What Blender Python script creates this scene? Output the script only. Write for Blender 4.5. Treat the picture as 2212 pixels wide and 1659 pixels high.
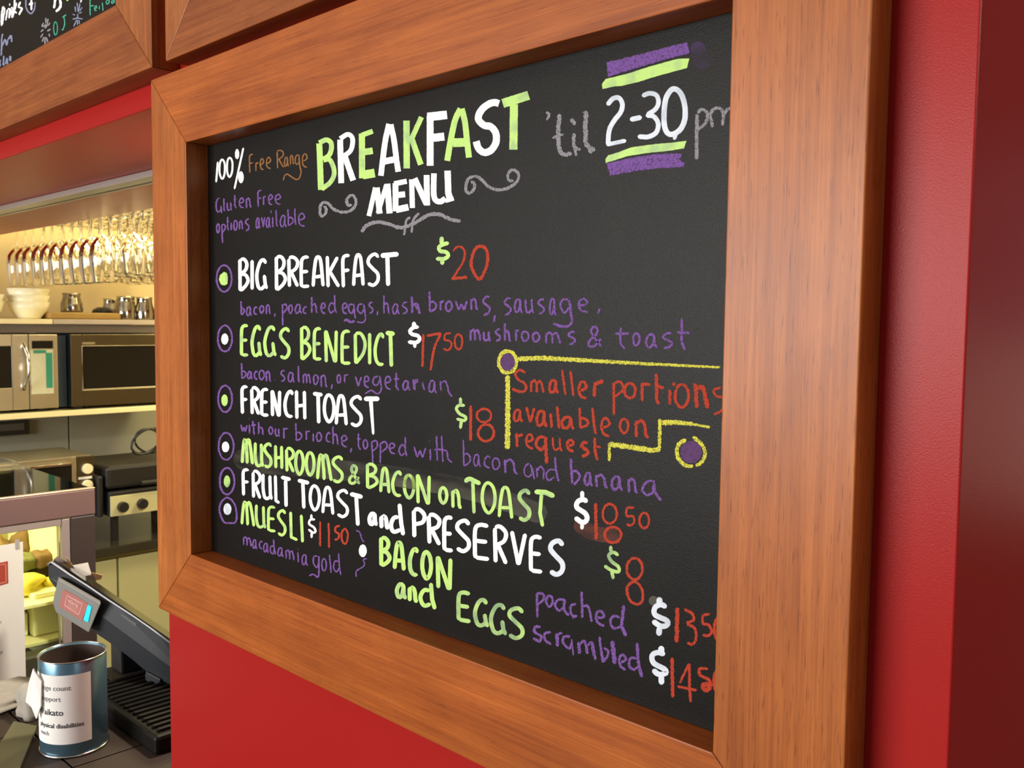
import bpy, bmesh, math, random
from mathutils import Vector, Matrix
random.seed(7)
for o in list(bpy.data.objects): bpy.data.objects.remove(o)
SC=bpy.context.scene; COL=SC.collection

# ---------------------------------------------------------------- camera
ZO=1.28                                     # height of the board opening's lower edge
F=1981.85; YAW,PIT,ROL=0.76504,-0.06635,0.01098
CAM=Vector((1.16883,-0.58811,0.32001+ZO))
ca,sa,cb,sb,cc,sc_=math.cos(YAW),math.sin(YAW),math.cos(PIT),math.sin(PIT),math.cos(ROL),math.sin(ROL)
FW=Vector((-sa*cb,ca*cb,sb)); r0=Vector((ca,sa,0)); u0=r0.cross(FW)
RT=cc*r0+sc_*u0; UP=cc*u0-sc_*r0
cd=bpy.data.cameras.new('camera'); co=bpy.data.objects.new('camera',cd); COL.objects.link(co)
co.matrix_world=Matrix(((RT.x,UP.x,-FW.x,CAM.x),(RT.y,UP.y,-FW.y,CAM.y),(RT.z,UP.z,-FW.z,CAM.z),(0,0,0,1)))
cd.sensor_width=36; cd.lens=F/2212*36; cd.clip_start=.02
cd.dof.use_dof=True; cd.dof.focus_distance=1.0; cd.dof.aperture_fstop=17
SC.camera=co; SC.cycles.transparent_max_bounces=48
# ---------------------------------------------------------------- light and exposure
w=bpy.data.worlds.new('room'); SC.world=w; w.use_nodes=True
w.node_tree.nodes['Background'].inputs[0].default_value=(.80,.78,.80,1)
w.node_tree.nodes['Background'].inputs[1].default_value=.19
SC.view_settings.view_transform='Standard'; SC.view_settings.look='None'
SC.view_settings.exposure=0; SC.view_settings.gamma=1; SC.view_settings.use_curve_mapping=False
def area(name,loc,target,sx,sy,power,col):
    l=bpy.data.lights.new(name,'AREA'); l.shape='RECTANGLE'; l.size=sx; l.size_y=sy; l.energy=power; l.color=col
    o=bpy.data.objects.new(name,l); COL.objects.link(o); o.location=loc
    o.rotation_euler=(Vector(target)-Vector(loc)).to_track_quat('-Z','Y').to_euler(); return o
area('shopfront_daylight',(-1.05,-4.2,1.80),(0,0,1.58),3.0,1.05,232,(1,.965,.93))
area('added_reveal_fill',(3.3,-.5,1.75),(.5,.1,1.6),.8,.8,3.5,(1,.92,.84))  # unseen fill light, added to brighten the frame reveals
area('added_return_fill',(3.0,1.2,2.85),(1.4,.6,1.4),1.0,1.0,36,(1,.90,.80))  # unseen fill light, added to lift the dark return wall and frame sides
area('added_return_glow',(2.5,6.3,.95),(2.0,0,1.0),2.6,1.1,5,(1,.80,.66))  # light panel added for a pale reflection low on the return wall
area('kitchen_ceiling_lamp',(-1.95,1.15,2.42),(-2.3,.9,1.6),.6,.6,32,(1,.82,.40))
area('kitchen_ceiling_lamp',(-1.2,1.7,2.42),(-1.7,.9,1.0),.5,.5,34,(1,.86,.46))
area('cabinet_lamp',(-1.25,.12,1.185),(-1.25,.12,.8),.28,.36,3.4,(1,.87,.36))
area('added_sign_fill',(-.22,.42,1.885),(-.97,.0,1.05),.10,.10,17,(1,.93,.78))  # added light with no fitting, brightens the paper sign and the can

def ray(px,py):
    return (FW*F+RT*(px-1106)-UP*(py-829.5)).normalized()
def at(px,py,ax,val):                       # the point of a world plane behind a spot of the photograph
    v=ray(px,py); return CAM+v*((val-CAM[ax])/v[ax])
def atr(px,py,R):                           # the point at a horizontal distance R
    v=ray(px,py); return CAM+v*(R/math.hypot(v.x,v.y))

# ---------------------------------------------------------------- materials
def mat(name,col,rough=.5,metal=0,spec=.5,emit=None,es=0,trans=0,bump=0,bs=200,var=0,vs=8,coat=0):
    m=bpy.data.materials.new(name); m.use_nodes=True; nt=m.node_tree; b=nt.nodes['Principled BSDF']
    b.inputs['Base Color'].default_value=(*col,1); b.inputs['Roughness'].default_value=rough
    b.inputs['Metallic'].default_value=metal; b.inputs['Specular IOR Level'].default_value=spec
    b.inputs['Coat Weight'].default_value=coat
    if emit: b.inputs['Emission Color'].default_value=(*emit,1); b.inputs['Emission Strength'].default_value=es
    if trans: b.inputs['Transmission Weight'].default_value=trans
    tc=nt.nodes.new('ShaderNodeTexCoord')
    n=nt.nodes.new('ShaderNodeTexNoise'); n.inputs['Scale'].default_value=vs; n.inputs['Detail'].default_value=4
    nt.links.new(tc.outputs['Object'],n.inputs['Vector'])
    mx=nt.nodes.new('ShaderNodeMix'); mx.data_type='RGBA'
    k=1-var
    mx.inputs[6].default_value=(col[0]*k,col[1]*k,col[2]*k,1); mx.inputs[7].default_value=(min(1,col[0]*(1+var)),min(1,col[1]*(1+var)),min(1,col[2]*(1+var)),1)
    nt.links.new(n.outputs['Fac'],mx.inputs[0]); nt.links.new(mx.outputs[2],b.inputs['Base Color'])
    if bump:
        n2=nt.nodes.new('ShaderNodeTexNoise'); n2.inputs['Scale'].default_value=bs; n2.inputs['Detail'].default_value=3
        nt.links.new(tc.outputs['Object'],n2.inputs['Vector'])
        bp=nt.nodes.new('ShaderNodeBump'); bp.inputs['Strength'].default_value=bump; bp.inputs['Distance'].default_value=.001
        nt.links.new(n2.outputs['Fac'],bp.inputs['Height']); nt.links.new(bp.outputs['Normal'],b.inputs['Normal'])
    return m
def wood(name,vert,light,dark,rough=.38):
    m=bpy.data.materials.new(name); m.use_nodes=True; nt=m.node_tree; N=nt.nodes; L=nt.links; b=N['Principled BSDF']
    tc=N.new('ShaderNodeTexCoord')
    def noise(across,along,det,dist=0,rgh=.5):
        mp=N.new('ShaderNodeMapping'); L.new(tc.outputs['Object'],mp.inputs['Vector'])
        mp.inputs['Scale'].default_value=(across,across,along) if vert else (along,across,across)
        n=N.new('ShaderNodeTexNoise'); n.inputs['Scale'].default_value=1; n.inputs['Detail'].default_value=det
        n.inputs['Distortion'].default_value=dist; n.inputs['Roughness'].default_value=rgh
        L.new(mp.outputs['Vector'],n.inputs['Vector']); return n.outputs['Fac']
    def ramp(fac,stops):
        r=N.new('ShaderNodeValToRGB'); L.new(fac,r.inputs['Fac'])
        e=r.color_ramp.elements
        e[0].position,e[0].color=stops[0][0],(*stops[0][1],1); e[1].position,e[1].color=stops[-1][0],(*stops[-1][1],1)
        for p,c in stops[1:-1]:
            q=e.new(p); q.color=(*c,1)
        return r.outputs['Color']
    def mul(a,bb,f=1):
        x=N.new('ShaderNodeMix'); x.data_type='RGBA'; x.blend_type='MULTIPLY'; x.inputs[0].default_value=f
        L.new(a,x.inputs[6]); L.new(bb,x.inputs[7]); return x.outputs[2]
    base=ramp(noise(42,2.6,5,1.0),[(.30,dark),(.5,tuple((a+c)/2 for a,c in zip(light,dark))),(.68,light)])
    fibre=ramp(noise(620,9,3),[(.3,(.80,.74,.70)),(.7,(1.04,1.04,1.04))])
    line=ramp(noise(230,5,4,.5),[(.33,(.84,.78,.74)),(.55,(1.0,1.0,1.0))])
    pore=ramp(noise(1150,44,1,.2),[(.29,(.40,.29,.24)),(.365,(1,1,1))]) if vert else ramp(noise(1300,42,1,.2),[(.27,(.50,.40,.36)),(.35,(1,1,1))])
    patch=ramp(noise(14,9,3,.6),[(.3,(.86,.82,.78)),(.7,(1.08,1.08,1.08))])
    c=mul(mul(mul(mul(base,fibre),line),pore,.85),patch)
    L.new(c,b.inputs['Base Color']); b.inputs['Roughness'].default_value=rough; b.inputs['Specular IOR Level'].default_value=.30
    bp=N.new('ShaderNodeBump'); bp.inputs['Strength'].default_value=.25; bp.inputs['Distance'].default_value=.0006
    L.new(noise(520,16,3),bp.inputs['Height']); L.new(bp.outputs['Normal'],b.inputs['Normal'])
    return m
WV=wood('wood_upright',True,(.49,.156,.033),(.36,.105,.021))
WH=wood('wood_level',False,(.46,.127,.022),(.33,.082,.013))
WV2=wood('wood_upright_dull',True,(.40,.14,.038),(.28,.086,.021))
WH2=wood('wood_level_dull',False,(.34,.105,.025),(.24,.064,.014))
RED=mat('red_paint',(.35,.0155,.0135),rough=.29,spec=.13,bump=.16,bs=950,var=.04,vs=3)
BOARD=mat('blackboard',(.0080,.0073,.0063),rough=.36,spec=.13,bump=.25,bs=1300,var=.30,vs=14)
def paint(name,col,chalk,thin=(.25,.3,.25),thr=.5,amt=.4):
    m=bpy.data.materials.new(name); m.use_nodes=True; nt=m.node_tree; N=nt.nodes; L=nt.links; b=N['Principled BSDF']
    tc=N.new('ShaderNodeTexCoord'); n=N.new('ShaderNodeTexNoise')
    n.inputs['Scale'].default_value=560 if chalk else 60; n.inputs['Detail'].default_value=3 if chalk else 2
    L.new(tc.outputs['Object'],n.inputs['Vector'])
    r=N.new('ShaderNodeValToRGB'); L.new(n.outputs['Fac'],r.inputs['Fac']); e=r.color_ramp.elements
    e[0].position=thr-.17; e[1].position=thr+.02
    k=amt
    e[0].color=(*[a*k+t*(1-k) for a,t in zip(col,thin)],1); e[1].color=(*col,1)
    L.new(r.outputs['Color'],b.inputs['Base Color']); b.inputs['Roughness'].default_value=.8 if chalk else .45
    b.inputs['Specular IOR Level'].default_value=.2
    return m
BK=(.02,.02,.02)
PW=paint('white_paint',(.93,.94,.95),False,(.62,.68,.75),.42,.5)
PW2=paint('thin_white_paint',(.70,.76,.84),False,(.40,.47,.55),.53,.4)
PG=paint('lime_paint',(.50,.76,.20),False,(.30,.46,.24),.49,.35)
PGw=paint('lime_paint_thin',(.44,.66,.20),False,(.20,.32,.19),.56,.2)
PP=paint('purple_chalk',(.19,.085,.33),True,BK,.50,.32)
PR=paint('red_chalk',(.43,.045,.020),True,BK,.47,.45)
PY=paint('yellow_chalk',(.64,.62,.07),True,BK,.50,.25)
PS=paint('grey_chalk',(.27,.26,.29),True,BK,.50,.4)
PO=paint('orange_chalk',(.25,.11,.035),True,BK,.46,.5)
PT=paint('teal_chalk',(.06,.36,.24),True,BK,.42,.5)
PB=paint('blue_grey_chalk',(.21,.23,.36),True,BK,.42,.5)
PD=paint('dim_purple_chalk',(.11,.048,.15),True,BK,.5,.5)
def smear(name,col,a):
    m=bpy.data.materials.new(name); m.use_nodes=True; nt=m.node_tree; N=nt.nodes; L=nt.links
    out=N['Material Output']; d=N['Principled BSDF']; d.inputs['Base Color'].default_value=(*col,1); d.inputs['Roughness'].default_value=.8
    t=N.new('ShaderNodeBsdfTransparent'); x=N.new('ShaderNodeMixShader')
    tc=N.new('ShaderNodeTexCoord'); n=N.new('ShaderNodeTexNoise'); n.inputs['Scale'].default_value=45; n.inputs['Detail'].default_value=5
    mp=N.new('ShaderNodeMapping'); mp.inputs['Scale'].default_value=(.25,1,1); L.new(tc.outputs['Object'],mp.inputs['Vector']); L.new(mp.outputs['Vector'],n.inputs['Vector'])
    r=N.new('ShaderNodeMapRange'); r.inputs['From Min'].default_value=.35; r.inputs['From Max'].default_value=.7; r.inputs['To Min'].default_value=0; r.inputs['To Max'].default_value=a
    L.new(n.outputs['Fac'],r.inputs['Value']); L.new(r.outputs['Result'],x.inputs['Fac'])
    L.new(t.outputs[0],x.inputs[1]); L.new(d.outputs[0],x.inputs[2]); L.new(x.outputs[0],out.inputs['Surface']); return m
SM1=smear('grey_smear',(.22,.21,.16),.35); SM2=smear('red_smear',(.36,.10,.06),.5); SM3=smear('purple_smear',(.12,.06,.2),.5)
ALU=mat('aluminium',(.58,.56,.53),rough=.35,metal=.6,var=.05)
DARK=mat('dark_gap',(.02,.016,.012),rough=.6)
CREAM=mat('cream_wall',(.52,.41,.22),rough=.6,var=.04)
TILE=mat('pale_splashback',(.29,.285,.225),rough=.3,var=.05,vs=3)
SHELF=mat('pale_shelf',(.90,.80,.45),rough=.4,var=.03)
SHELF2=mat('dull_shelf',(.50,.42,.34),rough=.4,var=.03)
STEEL=mat('stainless_steel',(.62,.59,.50),rough=.30,metal=1,var=.08,vs=20)
STEELD=mat('stainless_steel_dark',(.15,.125,.085),rough=.33,metal=1,var=.08,vs=20)
CHROME=mat('chrome',(.85,.83,.78),rough=.08,metal=1)
BLACK=mat('black_plastic',(.014,.013,.014),rough=.4,var=.1)
BGLASS=mat('black_glass',(.010,.009,.008),rough=.10,spec=.3)
NAVY=mat('navy_side',(.012,.03,.05),rough=.5)
WHITEP=mat('white_paper',(.86,.84,.80),rough=.7,var=.02)
CHINA=mat('white_china',(.92,.86,.58),rough=.22,var=.02)
CUP=mat('cream_cupboard',(.50,.50,.27),rough=.45,var=.04)
WORK=mat('black_stone',(.03,.028,.02),rough=.12,var=.2,vs=40)
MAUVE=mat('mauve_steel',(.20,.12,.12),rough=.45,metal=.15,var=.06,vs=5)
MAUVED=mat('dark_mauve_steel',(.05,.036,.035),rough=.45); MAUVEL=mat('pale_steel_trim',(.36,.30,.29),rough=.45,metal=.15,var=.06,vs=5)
GREYP=mat('grey_plastic',(.20,.20,.18),rough=.5,var=.05)
DGREY=mat('slate_plastic',(.024,.027,.033),spec=.25,rough=.45,var=.08)
CARD=mat('card_red',(.42,.13,.11),rough=.6,var=.05); CARDL=mat('card_pink',(.66,.36,.31),rough=.6); LOGO=mat('logo_red',(.42,.06,.035),rough=.6); LOGOL=mat('logo_pale_red',(.6,.2,.15),rough=.6)
CYAN=mat('cyan_display',(.0,.3,.4),emit=(.0,.62,1),es=1.0); INK=mat('black_ink',(.06,.06,.07),rough=.8); INKG=mat('grey_ink',(.22,.22,.24),rough=.8)
CANM=mat('blue_metal',(.16,.30,.40),rough=.27,metal=.75,var=.05,vs=12); CANI=mat('can_inside',(.07,.045,.035),rough=.5,metal=.3); RIM=mat('can_rim',(.55,.56,.55),rough=.2,metal=1)
CTILE=mat('brown_counter_tile',(.036,.024,.018),rough=.6,spec=.25,var=.25,vs=10); GROUT=mat('dark_grout',(.015,.011,.009),rough=.9)
OLIVE=mat('olive_card',(.105,.10,.045),rough=.6,var=.12,vs=20); BAMBOO=mat('bamboo_board',(.36,.22,.055),rough=.5,var=.12,vs=30)
GREENP=mat('green_label',(.03,.30,.19),rough=.5); LBL=mat('pale_label',(.62,.62,.44),rough=.5,var=.08,vs=120); CHEESE=mat('yellow_food',(.85,.60,.05),rough=.5,var=.35,vs=30)
BREAD=mat('brown_food',(.13,.065,.02),rough=.8,var=.5,vs=25,bump=.6,bs=90); LEAF=mat('green_food',(.09,.085,.02),rough=.6,var=.5,vs=40,bump=.6,bs=90); TAPE=mat('clear_tape',(.45,.42,.42),rough=.3)
CREAMP=mat('cream_panel',(.62,.60,.34),rough=.4,var=.05); TAN=mat('kraft_paper',(.75,.46,.22),rough=.7); NAP=mat('crumpled_tissue',(.34,.31,.26),rough=.8,var=.2,vs=60); RIBB=mat('ribbed_black',(.006,.005,.004),rough=.5,spec=.15); FLOORM=mat('floor_stone',(.16,.12,.10),rough=.5,var=.2,vs=3); CEILM=mat('ceiling_paint',(.6,.57,.5),rough=.8)
def glassmat(name,tint,k):
    m=bpy.data.materials.new(name); m.use_nodes=True; nt=m.node_tree; N=nt.nodes; L=nt.links; out=N['Material Output']
    g=N.new('ShaderNodeBsdfGlossy'); g.inputs['Roughness'].default_value=.05; g.inputs['Color'].default_value=(1,1,1,1)
    t=N.new('ShaderNodeBsdfTransparent'); t.inputs['Color'].default_value=(*tint,1)
    lw=N.new('ShaderNodeLayerWeight'); lw.inputs['Blend'].default_value=k
    n=N.new('ShaderNodeTexNoise'); n.inputs['Scale'].default_value=3
    x=N.new('ShaderNodeMixShader'); L.new(lw.outputs['Fresnel'],x.inputs['Fac']); L.new(t.outputs[0],x.inputs[1]); L.new(g.outputs[0],x.inputs[2]); L.new(x.outputs[0],out.inputs['Surface']); return m
GLASS=glassmat('wine_glass_glass',(.985,.98,.95),.30); PANE=glassmat('cabinet_glass',(.93,.97,.90),.15)

# ---------------------------------------------------------------- builders
def link(name,bm,m,parent=None,smooth=False):
    me=bpy.data.meshes.new(name); bmesh.ops.recalc_face_normals(bm,faces=bm.faces[:]); bm.to_mesh(me); bm.free(); me.materials.append(m)
    if smooth:
        for p in me.polygons: p.use_smooth=True
    o=bpy.data.objects.new(name,me); COL.objects.link(o)
    if parent:
        o.parent=parent; l=Vector((0,0,0)); q=parent
        while q: l+=q.location if q.type=='EMPTY' else Vector((0,0,0)); q=q.parent
        o.matrix_parent_inverse=Matrix.Translation(-l)
        if parent.type!='EMPTY': o.matrix_parent_inverse=Matrix.Identity(4)
    return o
def thing(name,label,cat,loc,group=None):
    o=bpy.data.objects.new(name,None); COL.objects.link(o); o.location=loc; o.empty_display_size=.05
    o['label']=label; o['category']=cat
    if group: o['group']=group
    return o
def tag(o,label,cat,group=None):
    o['label']=label; o['category']=cat
    if group: o['group']=group
    return o
def box(bm,a,b,bev=0,seg=2):
    a=Vector(a);b=Vector(b); r=bmesh.ops.create_cube(bm,size=1)
    for v in r['verts']:
        v.co=Vector(((a.x+b.x)/2+v.co.x*(b.x-a.x),(a.y+b.y)/2+v.co.y*(b.y-a.y),(a.z+b.z)/2+v.co.z*(b.z-a.z)))
    if bev:
        es=set(e for v in r['verts'] for e in v.link_edges)
        bmesh.ops.bevel(bm,geom=list(es),offset=bev,segments=seg,affect='EDGES',profile=.5)
    return bm
def B(a,b,bev=0): return box(bmesh.new(),a,b,bev)
def prism(bm,pts,vec,bev=0,seg=2):          # polygon of world points pushed along vec
    vec=Vector(vec); f0=[bm.verts.new(p) for p in pts]; f1=[bm.verts.new(Vector(p)+vec) for p in pts]; n=len(pts)
    bm.faces.new(f0); bm.faces.new(f1[::-1])
    es=[]
    for i in range(n): bm.faces.new((f0[i],f1[i],f1[(i+1)%n],f0[(i+1)%n]))
    if bev: bmesh.ops.bevel(bm,geom=list(set(e for v in f0+f1 for e in v.link_edges)),offset=bev,segments=seg,affect='EDGES',profile=.5)
    return bm
def tube(bm,pts,r,n=8,closed=False):
    rings=[]; N_=len(pts); pts=[Vector(p) for p in pts]
    for i,p in enumerate(pts):
        a=pts[(i-1)%N_] if closed else pts[max(0,i-1)]; b=pts[(i+1)%N_] if closed else pts[min(N_-1,i+1)]
        t=(b-a).normalized(); u=t.orthogonal().normalized() if abs(t.z)>.95 else t.cross(Vector((0,0,1))).normalized(); v=t.cross(u)
        rings.append([bm.verts.new(p+(u*math.cos(2*math.pi*k/n)+v*math.sin(2*math.pi*k/n))*r) for k in range(n)])
    for i in range(N_ if closed else N_-1):
        A,C=rings[i],rings[(i+1)%N_]
        for k in range(n): bm.faces.new((A[k],A[(k+1)%n],C[(k+1)%n],C[k]))
    if not closed: bm.faces.new(rings[0]); bm.faces.new(rings[-1][::-1])
    return bm
def lathe(bm,prof,c,n=32):
    c=Vector(c); rs=[[bm.verts.new(c+Vector((r*math.cos(2*math.pi*k/n),r*math.sin(2*math.pi*k/n),z))) for k in range(n)] for r,z in prof]
    for A,C in zip(rs,rs[1:]):
        for k in range(n): bm.faces.new((A[k],A[(k+1)%n],C[(k+1)%n],C[k]))
    return bm
def cylx(bm,c,r,d,n=24,bev=0):              # knob facing +x
    c=Vector(c); prism(bm,[c+Vector((0,r*math.cos(2*math.pi*k/n),r*math.sin(2*math.pi*k/n))) for k in range(n)],(d,0,0),bev); return bm

# ---------------------------------------------------------------- the setting
T=.0328; XW=-.1364; XR=.9726; ZS=.6305+ZO
def struct(name,bm,m,parent=None):
    o=link(name,bm,m,parent)
    if not parent: o['kind']='structure'
    return o
struct('wall_front',B((XW,T,0),(XR,2.2,2.9),.0012),RED)
struct('trim_1',B((XW-.012,.20,0),(XW-.0002,2.19,ZS-.002)),CREAM)
struct('trim_2',B((-2.84,.5892,ZS+.012),(XW-.02,.60,2.5)),CREAM)
struct('wall_upper',B((-3.0,T,ZS),(XW+.001,.589,2.9),.003),RED)
struct('floor',B((-4,-6,-.1),(5,7,0)),FLOORM)
struct('ceiling',B((-4,-6,2.9),(5,7,3.0)),CEILM)
struct('wall_far_added',B((XR+.002,6.4,0),(5,6.5,1.35)),CREAM)  # unseen low pale wall, added for the return wall to reflect
struct('ceiling',B((-2.9,.589,2.5),(XW,3.0,2.6)),CEILM)
wb=struct('wall_back',B((-2.95,-.6,0),(-2.85,3,2.9)),CREAM)
struct('wall_left',B((-2.95,2.2,0),(XW,2.3,2.9)),CREAM)
# splashback panels under the lower shelf, pieces of the back wall
yj=at(150,930,0,-2.83).y
for i in range(4):
    link('splashback_panel',B((-2.85,yj+(i-2)*.62+.003,.80),(-2.835,yj+(i-1)*.62-.003,1.34),.002),TILE,wb)

# ---------------------------------------------------------------- menu boards
M=.1; H=.55426; W=.81684; D=.03097; MB=.08741/.9; MT=.0879/.9; MR=.0907/.9
def frame(root,x0,x1,z0,z1,ml,mr,mb,mt,yf,yb,wv,wh):   # opening x0..x1, z0..z1, mitred members
    def q(name,pts,m): return link(name,prism(bmesh.new(),[Vector((x,yf,z)) for x,z in pts],(0,yb-yf,0),.001),m,root)
    g=.0002
    X0,X1,Z0,Z1=x0-ml,x1+mr,z0-mb,z1+mt
    q('frame_stile',[(X0,Z0+g*2),(x0,z0+g*2),(x0,z1-g*2),(X0,Z1-g*2)],wv)
    q('frame_stile',[(x1,z0+g*2),(X1,Z0+g*2),(X1,Z1-g*2),(x1,z1-g*2)],wv)
    q('frame_rail',[(X0+g,Z0),(X1-g,Z0),(x1-g,z0),(x0+g,z0)],wh)
    q('frame_rail',[(x0+g,z1),(x1-g,z1),(X1-g,Z1),(X0+g,Z1)],wh)
main=thing('menu_board','large wooden framed blackboard with breakfast menu, nearest board on red wall','menu board',(W/2,T,ZO-MB))
frame(main,0,W,ZO,ZO+H,M,MR,MB,MT,0,T-.0003,WV,WH)
panel=link('board_panel',B((.0005,D,ZO+.0005),(W-.0005,D+.0016,ZO+H-.0005)),BOARD,main)
YU=-.0076; ZB=.6648+ZO; ZM=.7733+ZO
up1=thing('menu_board','wooden framed drinks blackboard at top left with grey and teal writing','menu board',(-.6,T,ZB))
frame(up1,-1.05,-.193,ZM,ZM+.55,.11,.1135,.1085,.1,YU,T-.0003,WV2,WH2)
pan2=link('board_panel',B((-1.0495,D-.006,ZM+.0005),(-.1935,D,ZM+.5495)),BOARD,up1)
up2=thing('menu_board','wooden framed board above the breakfast board, only its lower left corner in view','menu board',(.4,T,ZB))
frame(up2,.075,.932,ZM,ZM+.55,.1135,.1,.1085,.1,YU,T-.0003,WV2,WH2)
link('board_panel',B((.0755,D-.006,ZM+.0005),(.9315,D,ZM+.5495)),BOARD,up2)

# ---------------------------------------------------------------- hand lettering
G={ 'A':['~0,1 .1,.5 .28,.08 .5,0 .72,.1 .87,.5 1,1','/.15,.68 .88,.65'],
'B':['/.05,.0 .08,1','~.05,.03 .5,0 .85,.14 .72,.34 .15,.47','~.15,.47 .7,.5 1,.66 .75,.83 .1,1'],
'C':['~.98,.14 .75,0 .35,.12 .05,.48 .15,.82 .5,.97 1,.96'],
'D':['/.05,.02 .1,1','~.05,.02 .6,.02 1,.3 .82,.66 .1,1'],
'E':['~.95,.02 .5,0 .14,.08 .05,.3 .05,.7 .06,.9 .15,1','/.08,.49 .88,.48','/.1,.98 1,.97'],
'F':['~.95,.0 .4,.0 .1,.1 .08,.4 .15,1','/.1,.48 .93,.45'],
'G':['~.9,.14 .68,0 .32,.1 .02,.52 .18,.93 .5,.99 .85,.85','/.74,.52 .84,.85 1,1'],
'H':['/.05,0 .1,1','/.9,0 .95,1','/.1,.55 .92,.5'],'I':['/.5,0 .5,1'],
'K':['/.08,0 .15,1','/.9,.04 .2,.56','/.28,.5 1,1'],'L':['/.12,0 .2,.93 1,1'],
'M':['~0,1 .1,.35 .22,.02 .36,.14 .45,.6 .48,1','~.38,.3 .5,.05 .66,.03 .8,.35 1,1'],
'N':['/.12,1 .06,0','/.08,0 .85,1','/.95,0 .9,1'],
'O':['~.45,0 .15,.15 .02,.5 .15,.82 .5,1 .85,.8 .98,.45 .82,.12 .45,0'],
'P':['/.05,.05 .1,1','~.05,.05 .5,0 .98,.17 .85,.42 .12,.55'],
'R':['/.05,.05 .12,1','~.05,.03 .5,0 .97,.15 .82,.38 .15,.53','/.3,.5 1,1'],
'S':['~.95,.12 .65,0 .2,.1 .08,.28 .45,.46 .88,.64 .88,.86 .5,1 .05,.93'],
'U':['~.05,0 .05,.6 .25,.95 .6,.97 .82,.85','/.8,.02 .86,.8 1,1'],'V':['/0,0 .5,1 1,.02'],
'a':['~.72,.1 .35,.04 .05,.5 .2,.93 .55,.85 .72,.4 .72,.1','/.74,.05 .78,.7 1,1'],
'b':['/.08,0 .15,1','~.15,.6 .5,.5 .95,.65 .8,.85 .15,1'],'c':['~.95,.14 .5,0 .1,.4 .2,.85 .9,1'],
'd':['~.78,.55 .4,.42 .05,.7 .3,.97 .78,.82','/.8,0 .82,.7 1,1'],
'e':['~.1,.5 .55,.48 .92,.3 .6,.02 .2,.12 .05,.5 .3,.88 .95,1'],
'g':['~.8,.1 .4,0 .05,.4 .25,.85 .7,.8 .85,.3','/.85,.02 .9,1'],
'h':['/.1,0 .12,1','~.15,.56 .5,.42 .75,.6 .82,.92 1,1'],'i':['/.5,0 .5,1'],'l':['/.3,0 .4,.8 .7,1'],
'm':['/.08,.08 .08,1','~.1,.25 .3,.02 .46,.3 .48,1','~.5,.25 .7,.05 .86,.4 .95,1'],
'n':['/.08,.05 .12,1','~.12,.25 .45,.02 .72,.3 .8,.8 1,1'],
'o':['~.45,0 .12,.2 .04,.55 .25,.95 .6,.96 .95,.6 .85,.15 .45,0'],
'p':['/.1,0 .12,1','~.1,.05 .6,.02 .95,.22 .7,.42 .12,.55'],'r':['/.15,0 .2,1','~.2,.28 .5,.08 1,.05'],
's':['~.95,.06 .5,.04 .1,.28 .5,.45 .92,.62 .8,.85 .15,1'],'t':['/.42,0 .42,.78 .9,1','/0,.36 1,.33'],
'u':['~.05,0 .1,.7 .35,.95 .72,.75','/.75,0 .8,.8 1,1'],'v':['/0,0 .5,1 1,.02'],'w':['/0,0 .28,1 .5,.3 .72,1 1,0'],
'5':['/.9,.03 .15,.05','~.15,.05 .12,.42 .6,.42 .95,.68 .75,.95 .1,.97'],
'&':['~1,1 .5,.55 .25,.25 .4,.02 .7,.12 .62,.38 .1,.74 .12,.98 .5,.97 .95,.6'],
',':['/.7,0 .3,1'],'.':['/.4,.3 .6,.7'] }
def cat(p,step):
    if len(p)<3: return p
    closed=abs(p[0][0]-p[-1][0])+abs(p[0][1]-p[-1][1])<1e-6
    q=[p[-2] if closed else (2*p[0][0]-p[1][0],2*p[0][1]-p[1][1])]+p+[p[1] if closed else (2*p[-1][0]-p[-2][0],2*p[-1][1]-p[-2][1])]
    out=[]
    for i in range(1,len(q)-2):
        a,b,c,d=q[i-1:i+3]; n=max(2,int(math.dist(b,c)/step))
        for k in range(n):
            t=k/n; out.append(tuple(.5*(2*b[j]+(c[j]-a[j])*t+(2*a[j]-5*b[j]+4*c[j]-d[j])*t*t+(3*b[j]-a[j]-3*c[j]+d[j])*t**3) for j in (0,1)))
    out.append(p[-1]); return out
def sub(p,step):
    out=[]
    for a,b in zip(p,p[1:]):
        n=max(1,int(math.dist(a,b)/step)); out+=[(a[0]+(b[0]-a[0])*k/n,a[1]+(b[1]-a[1])*k/n) for k in range(n)]
    out.append(p[-1]); return out
def split(p):                               # break a polyline only where it turns back sharply
    out=[[p[0]]]
    for i in range(1,len(p)):
        out[-1].append(p[i])
        if i<len(p)-1:
            a=Vector((p[i][0]-p[i-1][0],p[i][1]-p[i-1][1])); b=Vector((p[i+1][0]-p[i][0],p[i+1][1]-p[i][1]))
            if a.length and b.length and a.angle(b)>math.radians(105): out.append([p[i]])
    return out
LAY=[0]
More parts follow.
